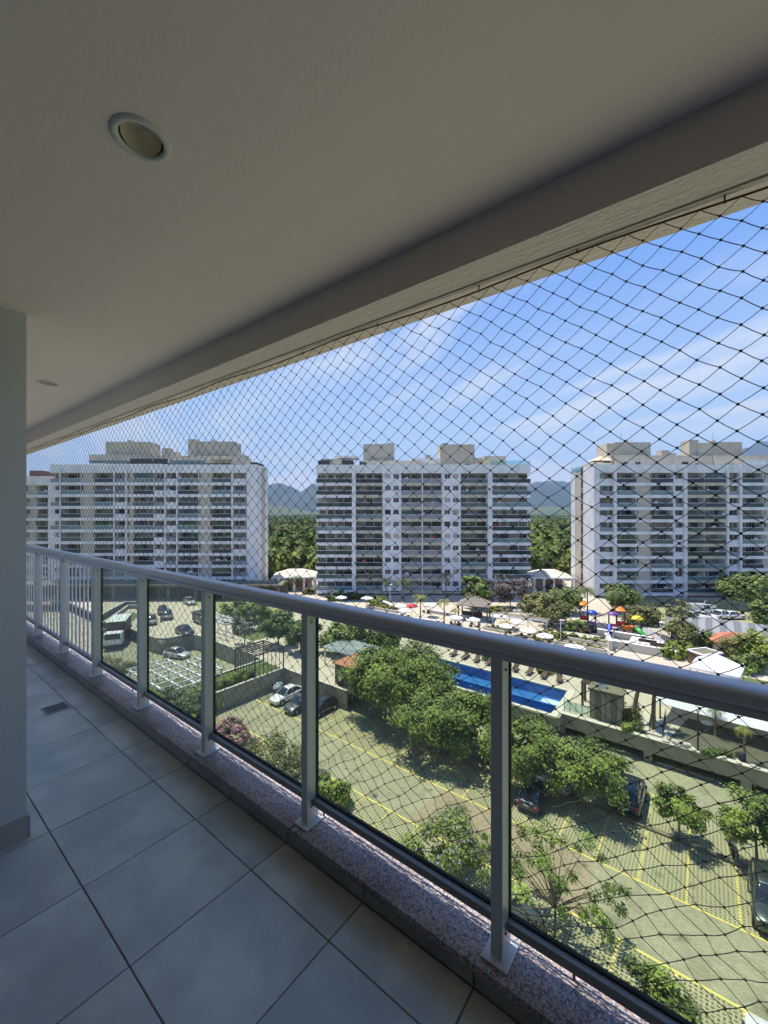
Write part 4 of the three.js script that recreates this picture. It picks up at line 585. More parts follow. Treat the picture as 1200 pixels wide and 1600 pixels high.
{
  const white = [0.74, 0.75, 0.76], black = [0.012, 0.012, 0.014], navy = [0.015, 0.022, 0.045], silver = [0.42, 0.43, 0.45], grey = [0.09, 0.095, 0.1], green = [0.05, 0.065, 0.06], red = [0.35, 0.02, 0.02];
  const out = TH + Math.PI, inn = TH; // nose away from or towards the balcony
  car('sedan', 'white saloon parked alone in the corner by the grey wall', L(-38.6, 0, 30.9), inn, white);
  car('hatch', 'dark grey car beside the white saloon, half behind the railing post', L(-35.6, 0, 30.4), inn, grey, {});
  car('hatch', 'black car right of the railing post in the wall bays', L(-33.2, 0, 31.3), inn, black);
  car('hatch', 'dark hatchback at the near bays by the lime shrub', L(-24.6, 0, 21.7), out, grey);
  car('hatch', 'silver car in the tree shade, first from the left', L(-18.6, 0, 36.0), out, silver);
  car('sedan', 'dark blue car in deep shade under the wide tree', L(-13.9, 0, 36.0), out, navy);
  car('sedan', 'silver car hidden under the tree right of the near post', L(-8.9, 0, 35.4), out, silver);
  car('sedan', 'dark car in the shade below the tree right of the near post', L(-10.2, 0, 32.0), out, navy);
  car('suv', 'dark blue car half under a tree, end of the row by the yellow line', L(-4.45, 0, 36.0), out, navy, { metal: 0.4 });
  car('suv', 'dark grey-green car cut by the right edge of the picture', L(2.95, 0, 30.8), inn, green, { metal: 0.5 });
  car('hatch', 'green-grey car at the near bays behind the railing post', L(-7.5, 0, 20.6), out, green);
  car('sedan', 'white car cut by the bottom right corner', L(2.15, 0, 21.3), out, white);
  // left car park
  car('sedan', 'white-roofed dark car in front of the curved wall', L(-62.9, 0, 29.6), TH + 1.9, [0.5, 0.52, 0.53]);
  car('sedan', 'black saloon above the curved wall', at(289, 991, 2), TH + 1.5, black);
  car('hatch', 'dark car nearest the post in the upper left car park', at(262, 966, 2), TH + 1.2, grey);
  car('sedan', 'second dark car of the row in the upper left car park', at(254, 958, 2), TH + 1.2, black);
  car('hatch', 'silver car at the front of the upper left row', at(237, 974, 2), TH + 1.2, [0.16, 0.165, 0.17]);
  car('hatch', 'pale car in the shade at the foot of the left building', at(296, 944, 2), TH + 1.4, silver);
  car('van', 'dark van behind the second railing post in the upper left car park', at(317, 974, 2), TH + 1.5, grey);
  // right car park
  const lot = (px, py, kind, label, turn, c, o) => car(kind, label, at(px, py, 2), turn, c, o);
  lot(972, 953, 'suv', 'white car behind the playground', 1.9, white); lot(990, 944, 'sedan', 'white car in front of the blue-grey car', 1.9, white); lot(1008, 946, 'hatch', 'blue-grey car behind the playground', 1.9, [0.25, 0.32, 0.38]);
  lot(1012, 961, 'suv', 'silver car nearest the playground slide', 2.4, silver); lot(1071, 967, 'hatch', 'dark car first on the left of the white row', 0.6, black); lot(1082, 968, 'sedan', 'white car second from the left in the row', 0.6, white);
  lot(1094, 959, 'van', 'white van behind the row of white cars', 1.4, white, { name: 'parked_van', cat: 'van' }); lot(1101, 968, 'hatch', 'white car between the van and the pickup', 0.7, white);
  lot(1111, 951, 'suv', 'white car at the back beside the van', 1.5, white); lot(1126, 967, 'pickup', 'white pickup at the right end of the row', 1.9, white, { name: 'parked_pickup', cat: 'pickup' }); lot(1146, 951, 'sedan', 'white car in the shade at the back right', 1.5, white); lot(1146, 967, 'hatch', 'white car last on the right of the row', 1.7, white);
  // box truck
  { const p = L(-77.0, 0, 26.4), t = thing('box_truck', 'box truck with pale roof, dark sides and white cab front', 'truck', p, TH + 1.05); t.scale.setScalar(1.18);
    part('box', RB(2.3, 2.5, 4.6, 0.04, 0, 0.9, -1.1), M.brown, t); part('box_roof', BX(2.36, 0.06, 4.66, 0, 3.41, -1.1), M.lattice, t);
    part('cab', RB(2.1, 1.6, 1.6, 0.12, 0, 0.7, 2.1), M.whitePaint, t); part('windscreen', BX(1.8, 0.75, 0.06, 0, 1.45, 2.89), M.carGlass, t); part('chassis', BX(0.9, 0.25, 6, 0, 0.5, -0.4), M.black, t); part('bumper', RB(2.1, 0.3, 0.2, 0.05, 0, 0.4, 2.95), M.black, t);
    for (const z of [1.9, -2.2]) for (const x of [-1, 1]) part('wheel', new THREE.CylinderGeometry(0.42, 0.42, 0.28, 18).rotateZ(Math.PI / 2).translate(x * 0.92, 0.42, z), M.tyre, t);
    for (const x of [-1, 1]) part('headlight', RB(0.35, 0.16, 0.08, 0.03, x * 0.75, 0.78, 2.9), M.lampGlass, t); }
}
function motorbike(name, label, p, turn, color, cover) {
  const t = thing(name, label, 'motorcycle', p, turn), m = phys(color, 0.35, { clearcoat: 1 });
  for (const z of [0.62, -0.62]) { const w = part('wheel', new THREE.TorusGeometry(0.25, 0.065, 8, 20).rotateY(Math.PI / 2).translate(0, 0.31, z), M.tyre, t); part('rim', new THREE.CylinderGeometry(0.2, 0.2, 0.03, 14).rotateZ(Math.PI / 2).translate(0, 0.31, z), M.rim, w); }
  part('frame', [bar(V(0, 0.35, 0.6), V(0, 0.95, 0.38), 0.035), bar(V(0, 0.9, 0.4), V(0, 0.45, -0.1), 0.04), bar(V(0, 0.33, -0.62), V(0, 0.45, 0), 0.05), RB(0.28, 0.32, 0.42, 0.06, 0, 0.28, 0)], M.darkMetal, t);
  part('tank', new THREE.SphereGeometry(0.2, 14, 10).scale(0.8, 0.7, 1.4).translate(0, 0.83, 0.15), m, t); part('tail', RB(0.24, 0.14, 0.6, 0.05, 0, 0.7, -0.55), m, t); part('saddle', RB(0.26, 0.1, 0.62, 0.04, 0, 0.82, -0.33), M.black, t);
  part('handlebar', [bar(V(-0.36, 1.02, 0.3), V(0.36, 1.02, 0.3), 0.018), bar(V(0, 0.9, 0.4), V(0, 1.03, 0.31), 0.03)], M.darkMetal, t); part('headlight', new THREE.SphereGeometry(0.1, 12, 8).translate(0, 0.86, 0.53), M.lampGlass, t); part('fender', RB(0.13, 0.05, 0.45, 0.02, 0, 0.6, 0.66), m, t);
  if (cover) part('cover', new THREE.SphereGeometry(0.5, 18, 10, 0, Math.PI * 2, 0, Math.PI / 2).scale(0.85, 1.0, 1.7).translate(0, 0.55, 0), M.tent, t);
}
motorbike('motorcycle', 'motorcycle under a pale cover in the corner by the grey wall', L(-41.2, 0, 31.6), TH + 0.3, [0.3, 0.4, 0.45], true);
motorbike('motorcycle', 'red and black motorcycle by the kerb under the right tree', L(1.35, 0, 34.9), TH + 0.15, [0.4, 0.02, 0.03], false);
motorbike('motorcycle', 'red motorcycle at the end of the upper left row of cars', at(252, 971, 2), TH + 1, [0.5, 0.03, 0.08], false);
// ================================================================== PERGOLAS, CABIN, DECK
{ // dark steel pergola with vertical bars on two sides
  const t = thing('steel_pergola', 'dark steel pergola with barred sides on the corner of the wall', 'pergola', L(-44.4, 2, 31.2), TH);
  const x0 = -2.1, x1 = 2.1, z0 = -2.1, z1 = 2.1, h = 2.7;
  for (const [x, z] of [[x0, z0], [x1, z0], [x0, z1], [x1, z1]]) part('post', BX(0.12, h, 0.12, x, 0, z), M.darkMetal, t);
  part('frame', [BX(4.3, 0.14, 0.08, 0, h, z0), BX(4.3, 0.14, 0.08, 0, h, z1), BX(0.08, 0.138, 4.1, x0, h, 0), BX(0.08, 0.138, 4.1, x1, h, 0)], M.darkMetal, t);
  for (let k = 1; k < 9; k++) part('slat', BX(4.2, 0.1, 0.1, 0, h + 0.02, lerp(z0, z1, k / 9)), M.brown, t);
  for (let k = 1; k < 7; k++) { part('bar', BX(0.06, h, 0.05, x1, 0, lerp(z0, z1, k / 7)), M.darkMetal, t); part('bar', BX(0.05, h, 0.06, lerp(x0, x1, k / 7), 0, z1), M.darkMetal, t); }
}
function whitePergola(label, r0, r1, beams, D0, D1, y, base) {
  const t = thing('white_pergola', label, 'pergola', L((r0 + r1) / 2, base, (D0 + D1) / 2), TH), c = (r0 + r1) / 2, cD = (D0 + D1) / 2;
  for (const D of beams) { part('beam', RB(r1 - r0, 0.22, 0.2, 0.02, 0, y - base, -(D - cD), 1), M.whitePaint, t); for (const r of [r0 + 0.4, r1 - 0.4]) part('post', BX(0.12, y - base, 0.16, r - c, 0, -(D - cD)), M.whitePaint, t); }
  const n = Math.round((r1 - r0) / 1.5); for (let k = 0; k <= n; k++) part('slat', BX(0.10, 0.12, D1 - D0, lerp(r0 + 0.1, r1 - 0.1, k / n) - c, y - base + 0.222, 0), M.whitePaint, t);
}
whitePergola('near white timber pergola with open square grid beside the leafy tree', -54.2, -43.9, [19.8, 21.35, 22.8, 24.2], 19.5, 24.5, 2.95, 0);
whitePergola('white pergola piece beside the post, behind the leafy tree', -52, -45.6, [25.6, 26.9], 25.2, 27.4, 2.9, 0);
whitePergola('far white pergola with pale grid behind the slender tree', -66, -58.4, [35.2, 36.5, 37.8], 34.8, 38.2, 4.3, 2);
{ // cabin with a terracotta hip roof
  const t = thing('cabin', 'small dark-walled cabin with a terracotta hip roof behind the wall', 'cabin', L(-32.2, 2, 35.6), TH);
  part('wall', B2(-1.75, 1.55, 0, 2.5, -1.7, 1.45), M.concDark, t);
  const d = part('door', BX(0.9, 1.9, 0.06, -0.9, 0.05, 1.49), M.darkframe, t); part('pane', BX(0.5, 1.2, 0.03, -0.9, 0.5, 1.53), M.pane3, d);
  const rf = new THREE.Group(); rf.name = 'roof'; t.add(rf);
  part('roof_base', new THREE.ConeGeometry(2.75, 1.0, 4, 1).rotateY(Math.PI / 4).scale(1.02, 1, 0.96).translate(0, 3.0, -0.1), M.terracotta2, rf);
  const tl = new THREE.CylinderGeometry(0.11, 0.11, 1, 6, 1, false, -Math.PI / 2, Math.PI).rotateX(Math.PI / 2), ms = [M.terracotta, M.terracotta2, std([0.55, 0.3, 0.2], 0.85)], R = rng(77);
  for (let sd = 0; sd < 4; sd++) for (let k = -8; k <= 8; k++) { const x = k * 0.225, len = (1.95 - Math.abs(x)) * 1.12; if (len < 0.15) continue; const q = part('roof_tile', tl, ms[(R() * 3) | 0], rf); q.scale.z = len; q.rotation.order = 'YXZ'; q.rotation.y = sd * Math.PI / 2; q.rotation.x = Math.atan2(1, 1.95); const rr = 1.95 - len / 1.12 / 2; q.position.set(0, 3.5 - 1.0 * rr / 1.95 + 0.02, 0).add(V(x * Math.cos(sd * Math.PI / 2) + rr * Math.sin(sd * Math.PI / 2), 0, -x * Math.sin(sd * Math.PI / 2) + rr * Math.cos(sd * Math.PI / 2) - 0.1)); }
}
{ const t = thing('lattice_pergola', 'pale green lattice pergola behind the terracotta roof', 'pergola', L(-36.2, 2, 39.6), TH);
  for (const [x, z] of [[-3, -2], [3, -2], [-3, 2], [3, 2]]) part('post', BX(0.14, 2.1, 0.14, x, 0, z), M.lattice, t);
  for (const z of [-2, 0, 2]) part('beam', BX(6.6, 0.18, 0.12, 0, 2.1, z), M.lattice, t);
  for (let k = 0; k < 14; k++) part('slat', BX(0.1, 0.12, 4.6, -3.1 + k * 0.477, 2.29, 0), M.lattice, t); }
{ // slatted service block at the pool end, with a bench frame beside it
  const t = thing('service_block', 'grey concrete block with tall slatted panels beside the pool deck', 'cabin', L(-7.3, 2, 44.4), TH);
  part('wall', B2(-1.5, 1.25, 0, 2.75, -1.0, 0.6), M.conc, t); part('roof', B2(-1.65, 1.4, 2.752, 2.9, -1.15, 0.75), M.concDark, t);
  for (let k = 0; k < 6; k++) part('panel', BX(0.36, 2.6, 0.06, -1.2 + k * 0.45, 0.05, 0.635), k % 3 === 1 ? M.concDark : M.conc, t);
  part('ac_unit', RB(0.9, 0.5, 0.5, 0.04, -0.6, 2.9, -0.3), M.whitePaint, t);
  const f = thing('glass_fence', 'low glass fence with thin posts at the end of the pool', 'fence', L(-10.0, 2, 43.7), TH);
  for (let k = 0; k < 5; k++) part('post', BX(0.05, 1.1, 0.05, -1.1 + k * 0.55, 0, 0), M.darkMetal, f); for (let k = 0; k < 4; k++) part('pane', BX(0.48, 0.95, 0.015, -0.825 + k * 0.55, 0.1, 0), M.tealGlass, f);
  const g = thing('timber_frame', 'dark timber post frame at the corner of the pool deck', 'frame', L(-9.3, 2, 46.6), TH); for (const x of [-0.6, 0.6]) for (const z of [-0.6, 0.6]) part('post', BX(0.2, 2.3, 0.2, x, 0, z), M.brown, g); for (let k = 0; k < 5; k++) part('slat', BX(1.6, 0.08, 0.14, 0, 2.3, -0.6 + k * 0.3), M.brown, g);
}
{ // steps with dark railings, planting bed, lamp, waste bin
  const t = thing('deck_steps', 'flight of pale stone steps with dark railings beside the slatted block', 'steps', L(-4.0, 2, 45.8), TH);
  for (let k = 0; k < 9; k++) part('step', BX(2.1, 0.14, 0.42, 0, 0.005 + k * 0.0, 1.9 - k * 0.42).translate(0, k * 0.02, 0), M.coping, t);
  for (const x of [-1.1, 0.1, 1.1]) { part('handrail', bar(V(x, 1.0, 2.0), V(x, 1.1, -1.8), 0.025), M.darkMetal, t); for (let k = 0; k < 10; k++) part('baluster', BX(0.03, 1.0, 0.03, x, 0.03, 1.9 - k * 0.4), M.darkMetal, t); }
  const tr = thing('leaning_tree', 'tree with two thick leaning dark trunks beside the steps', 'tree', L(-4.6, 2, 44.8), TH); part('trunk', [bar(V(-0.8, 0, 0.2), V(-0.2, 4.0, -0.6), 0.22, 0.16, 9), bar(V(0.9, 0, 0.1), V(1.0, 4.0, -0.3), 0.2, 0.15, 9)], M.bark, tr);
  part('crown', foliage({ seed: 63, n: 2600, clumps: 22, r: [1.6, 0.7, 1.3], leaf: 0.13, cs: 0.25, c0: GREEN.mid[0], c1: GREEN.mid[1] }).g.translate(0.4, 4.6, -0.8), M.leaf, tr);
  const lp = thing('lamp_post', 'dark lamp post on the deck wall by the white awning', 'lamp post', L(-0.4, 2, 42.95), TH); part('pole', CY(0.07, 0.05, 3.4), M.darkMetal, lp); part('base', CY(0.13, 0.1, 0.25), M.darkMetal, lp); part('head', new THREE.SphereGeometry(0.16, 14, 10).translate(0, 3.5, 0), M.bulb, lp);
  const bin = thing('waste_bin', 'small navy bin on the deck at the foot of the palm', 'bin', L(2.4, 2.01, 43.5), TH); part('body', CY(0.2, 0.25, 0.6), std([0.02, 0.03, 0.09], 0.5), bin); part('lid', CY(0.27, 0.2, 0.12, 0, 0.6, 0), M.black, bin);
  const bk = thing('ball_planter', 'pale potted plant at the far right of the deck wall', 'planter', L(4.2, 2.18, 42.8), TH); part('pot', CY(0.16, 0.24, 0.4), M.whitePaint, bk); part('plant', foliage({ seed: 64, n: 300, clumps: 8, r: [0.3, 0.25, 0.3], leaf: 0.1, c0: GREEN.mid[0], c1: GREEN.lime[1] }).g.translate(0, 0.6, 0), M.leaf, bk);
  const st = thing('garden_statue', 'small pale rock group on the deck wall left of the lamp post', 'rocks', L(-1.5, 2.18, 42.9), TH); const R = rng(8); for (let k = 0; k < 4; k++) part('rock', new THREE.IcosahedronGeometry(0.18 + R() * 0.12, 1).scale(1.2, 0.8 + R() * 0.5, 1).translate(k * 0.33 - 0.5, 0.16, (R() - 0.5) * 0.3), M.coping, st);
  for (let k = 0; k < 9; k++) { const s = thing('coping_stone', `pale rough stone on the deck wall by the awning, ${'first second third fourth fifth sixth seventh eighth ninth'.split(' ')[k]} from the left`, 'stone', L(-2.6 + k * 0.95, 2.185, 42.78), TH + k, 'stones along the deck wall'); part('stone', new THREE.IcosahedronGeometry(0.2, 1).scale(1.6, 0.45, 0.8).translate(0, 0.08, 0), M.coping, s); }
  shrub('spiky agave-like plant bed on the deck wall by the steps', L(-5.2, 2.05, 43.2), { seed: 65, r: [0.9, 0.5, 0.5], n: 900, leaf: 0.28, wide: 0.14, clumps: 12, tone: 'mid', h: 0.35 });
  shrub('yellow-green planting behind the slatted block', L(-5.7, 2.05, 45.4), { seed: 66, r: [0.8, 0.9, 1.2], n: 1800, leaf: 0.13, clumps: 16, tone: 'yellow', h: 0.8 });
  shrub('low dark plants along the deck wall under the awning', L(1.0, 2.05, 43.4), { seed: 67, r: [1.6, 0.3, 0.3], n: 900, leaf: 0.12, clumps: 18, tone: 'dark', h: 0.2 });
}
{ // large white awning over the deck, a stretched membrane on posts
  const t = thing('awning', 'large white stretched awning over the deck on the right', 'awning', L(2.6, 2, 50.4), TH);
  const g = new THREE.PlaneGeometry(12.5, 8.2, 24, 16).rotateX(-Math.PI / 2), p = g.attributes.position;
  for (let i = 0; i < p.count; i++) { const u = p.getX(i) / 6.25, v = p.getZ(i) / 4.1; p.setX(i, p.getX(i) - 0.3 * v); p.setZ(i, p.getZ(i) - 0.5 * (1 - u * u) * v + 0.9 * u * (v > 0 ? v : 0)); p.setY(i, 2.0 + 1.3 * (1 - v * v) * 0.9 - 0.35 * (1 - u * u) * Math.abs(v) + 0.25 * u); }
  g.computeVertexNormals(); const under = g.clone().translate(0, -0.03, 0); part('membrane', [g, under], M.tent, t);
  for (const [x, z] of [[-5.9, 3.4], [5.9, 4.2], [-5.9, -3.6], [5.9, -3.6]]) part('post', CY(0.07, 0.06, 2.2, x, 0, z, 10), M.darkMetal, t);
  for (let k = 0; k < 3; k++) { const b = thing('deck_table', ['round table under the awning nearest the steps', 'round table under the middle of the awning', 'round table under the right of the awning'][k], 'table', L(0.2 + k * 2.4, 2.01, 47.6 + k * 0.4), TH); part('table_top', CY(0.45, 0.45, 0.04, 0, 0.72, 0, 20), M.whitePaint, b); part('leg', CY(0.04, 0.04, 0.72), M.metal, b); part('foot', CY(0.25, 0.22, 0.03), M.metal, b); }
}
palm('slim palm with yellow-green crown on the deck at the right', L(2.55, 2, 43.55), 2.6, { seed: 2, len: 1.0, s: 0.8, yellow: true, n: 12 });
palm('small palm seen against the white awning', L(0.8, 2, 47.0), 2.3, { seed: 3, len: 0.9, s: 0.7, n: 12 });

// ------------------------------------------------------------------ terrace beyond the pool
function umbrella(label, p, m = M.umbrella, s = 1) {
  const t = thing('parasol', label, 'parasol', p, (p.x * 7) % 1, m === M.umbrella ? 'white parasols on the terrace' : undefined);
  const c = new THREE.ConeGeometry(1.25 * s, 0.42, 8, 1, true).translate(0, 2.42, 0), v = new THREE.CylinderGeometry(1.25 * s, 1.25 * s, 0.14, 8, 1, true).translate(0, 2.14, 0);
  part('canopy', [c, v], m, t); part('pole', CY(0.03, 0.03, 2.6), M.metal, t); part('base', CY(0.3, 0.25, 0.1, 0, 0, 0, 14), M.concDark, t); part('finial', new THREE.SphereGeometry(0.05, 8, 6).translate(0, 2.66, 0), M.metal, t);
  for (let k = 0; k < 8; k++) { const a = (k + 0.5) / 8 * Math.PI * 2; part('rib', bar(V(0, 2.55, 0), V(Math.sin(a) * 1.18 * s, 2.2, Math.cos(a) * 1.18 * s), 0.012, 0.012, 4), M.metal, t); }
  return t;
}
{
  const U = (px, py, label, m, s) => { const p = at(px, py, 4.4); p.y = 2; return umbrella(label, p, m, s); };
  U(739, 966, 'white parasol in front of the thatched gazebo'); U(782, 961, 'white parasol right of the thatched gazebo, farther one'); U(792, 976, 'white parasol by the yellow-leaved plants'); U(825, 983, 'white parasol above the pool path, third from the right end'); U(851, 991, 'white parasol at the right end of the terrace row'); U(898, 1009, 'white parasol half hidden behind the handrail below the playground', M.umbrella, 1.1);
  U(533, 932, 'white parasol farthest left in front of the middle building'); U(573, 933, 'white parasol at the start of the curved white wall'); U(633, 952, 'white parasol beside the red one', M.umbrella, 1.1); U(626, 945, 'small white parasol behind the red one'); U(643, 945, 'red parasol among the white ones', M.umbrellaRed); U(672, 944, 'white parasol between the two groups of palms'); U(808, 970, 'white parasol partly behind shrubs right of the gazebo'); U(712, 963, 'white parasol left of the thatched gazebo');
  // furniture under them
  let k = 0; for (const [px, py] of [[739, 978], [792, 988], [825, 996], [633, 966], [672, 957], [712, 975]]) { const w = ['in front of the gazebo', 'by the yellow-leaved plants', 'above the pool path', 'near the red parasol', 'between the palms', 'left of the gazebo'][k++]; const t = thing('terrace_table', 'round table with four stools under the parasol ' + w, 'table', at(px, py, 2), k); part('table_top', CY(0.5, 0.5, 0.04, 0, 0.72, 0.35, 16), M.coping, t); part('leg', CY(0.04, 0.04, 0.7, 0, 0, 0.35), M.metal, t); for (let q = 0; q < 4; q++) { const a = q * Math.PI / 2 + 0.5; part('stool', RB(0.42, 0.45, 0.42, 0.05, Math.cos(a) * 0.95, 0, 0.35 + Math.sin(a) * 0.95), M.brown, t); } }
  // sun loungers along the far side of the pool
  for (let q = 0; q < 9; q++) { const t = thing('sun_lounger', `dark brown sun lounger by the pool, ${'first second third fourth fifth sixth seventh eighth ninth'.split(' ')[q]} from the left in its row`, 'sun lounger', L(-27.5 + q * 1.75, 2.0, 51.0), TH + 0.1 * (q % 3), 'sun loungers along the pool'); part('seat', RB(0.62, 0.08, 1.25, 0.03, 0, 0.28, 0.25), M.brown, t); part('backrest', RB(0.62, 0.08, 0.75, 0.03).rotateX(0.75).translate(0, 0.52, -0.62), M.brown, t); for (const x of [-0.26, 0.26]) for (const z of [-0.3, 0.75]) part('leg', BX(0.05, 0.3, 0.05, x, 0, z), M.darkMetal, t); }
  shrub('small round bush between the sun loungers', L(-23.1, 2, 52.4), { seed: 70, r: [0.8, 0.6, 0.8], n: 700, leaf: 0.13, tone: 'mid', clumps: 10 });
  shrub('low plants behind the right end of the sun loungers', L(-15.5, 2, 52.6), { seed: 71, r: [1.5, 0.55, 0.7], n: 1100, leaf: 0.13, tone: 'mid', clumps: 14 });
}
{ // thatched gazebo
  const t = thing('gazebo', 'open gazebo with a grey thatched hip roof on brown posts', 'gazebo', at(741, 966, 2), TH + 0.3);
  part('roof', new THREE.CylinderGeometry(1.0, 4.3, 1.25, 4, 1).rotateY(Math.PI / 4).scale(1, 1, 0.8).translate(0, 3.4, 0), M.straw, t); part('ridge', BX(1.9, 0.18, 0.6, 0, 3.98, 0), M.straw, t); part('eaves', BX(5.9, 0.14, 4.7, 0, 2.68, 0), M.brown, t);
  for (const x of [-2.6, 0, 2.6]) for (const z of [-2.0, 2.0]) part('post', CY(0.14, 0.12, 2.7, x, 0, z, 8), M.wood, t); part('counter', BX(3.6, 1.05, 0.5, -0.4, 0, -0.6), M.brown, t); part('floor_plinth', BX(6, 0.1, 4.8, 0, 0.002, 0), M.coping, t);
}
// curved white ramp wall
{ const t = thing('ramp_wall', 'curved white low wall of a ramp in front of the middle building', 'wall', at(600, 950, 2), 0); const pts = [[580, 935.5, 3], [592, 938, 2.9], [605, 942, 2.8], [618, 949, 2.6]].map(([x, y, Y]) => at(x, y, Y).sub(t.position)); part('wall', tube(pts, 0.28, 8, 24).scale(1, 1, 1), M.whitePaint, t); }
{ // roofed ramp between the parasols, right of the gazebo
  const t = thing('covered_walk', 'long low covered walk with a pale roof stepping down beside the parasols', 'canopy', at(812, 984, 2), TH + 0.12); part('roof', RB(9.5, 0.14, 1.9, 0.04, 0, 2.2, 0), M.concDark, t); for (const x of [-4.4, -1.5, 1.5, 4.4]) part('post', BX(0.12, 2.2, 0.12, x, 0, 0.7), M.whitePaint, t); part('fascia', BX(9.6, 0.2, 0.06, 0, 2.16, 0.99), M.whitePaint, t);
}
// planters and low garden walls
function planter(label, px, py, w, d, h, turn, seed, tone, flower) {
  const t = thing('planter', label, 'planter', at(px, py, 2), turn); part('wall', [BX(w, h, 0.2, 0, 0, d / 2 - 0.1), BX(w, h, 0.2, 0, 0, -d / 2 + 0.1), BX(0.2, h, d - 0.4, -w / 2 + 0.1, 0, 0), BX(0.2, h, d - 0.4, w / 2 - 0.1, 0, 0)], M.coping, t); part('soil', BX(w - 0.4, h - 0.08, d - 0.4), M.soil, t);
  part('plants', foliage({ seed, n: Math.round(700 * w * d / 4), clumps: Math.round(8 + w * d), r: [w / 2 - 0.3, 0.32, d / 2 - 0.25], leaf: 0.12, cs: 0.12, c0: GREEN[tone][0], c1: GREEN[tone][1], flower, hollow: 0 }).g.translate(0, h + 0.12, 0), M.leaf, t);
}
planter('long planter with low green plants below the playground', 910, 1003, 9, 1.5, 0.6, TH, 80, 'mid'); planter('narrow planter in front of the long one, beside the handrail', 905, 1014, 7, 1.0, 0.7, TH, 81, 'yellow'); planter('planter with round lime bush near the playground bench', 940, 1002, 2.6, 1.3, 0.5, TH, 82, 'lime'); planter('planter bed along the terrace left of the palms', 600, 952, 8, 2.4, 0.5, TH, 83, 'yellow'); planter('planter with yellow plants under the parasols', 775, 985, 4, 1.4, 0.4, TH, 84, 'yellow');
for (const [px, py, w, d, h, an, lab] of [[975, 998, 7.5, 0.5, 0.9, 0, 'low cream wall in front of the playground'], [990, 1018, 7, 0.5, 1.1, 0.0, 'lower cream garden wall nearest the handrail, below the playground'], [951, 1010, 0.5, 4, 1.4, 0.3, 'cream stair wall running towards the playground'], [1010, 1010, 4, 3, 0.7, 0, 'raised cream terrace block with dark benches'], [700, 962, 9, 0.6, 0.6, 0.0, 'curved cream bench wall between the palms'], [668, 972, 6, 0.5, 0.5, 0.2, 'cream step behind the handrail near the palms']]) { const t = thing('garden_wall', lab, 'wall', at(px, py, 2), TH + an); part('wall', RB(w, h, d, 0.03, 0, 0, 0, 1), M.coping, t); part('coping', RB(w + 0.1, 0.06, d + 0.1, 0.02, 0, h, 0, 1), M.whitePaint, t); }
for (const [px, py, lab] of [[912, 989, 'dark timber bench left of the playground'], [1012, 1016, 'dark timber bench on the raised cream terrace'], [1030, 1022, 'second dark timber bench nearest the tent']]) { const t = thing('park_bench', lab, 'bench', at(px, py, 2.0), TH + 0.1); if (py > 1010) t.position.y = 2.72; part('seat', RB(2.2, 0.08, 0.5, 0.02, 0, 0.42, 0), M.brown, t); part('backrest', RB(2.2, 0.35, 0.07, 0.02, 0, 0.55, 0.24), M.brown, t); for (const x of [-0.95, 0.95]) part('leg', BX(0.1, 0.42, 0.45, x, 0, 0), M.brown, t); }
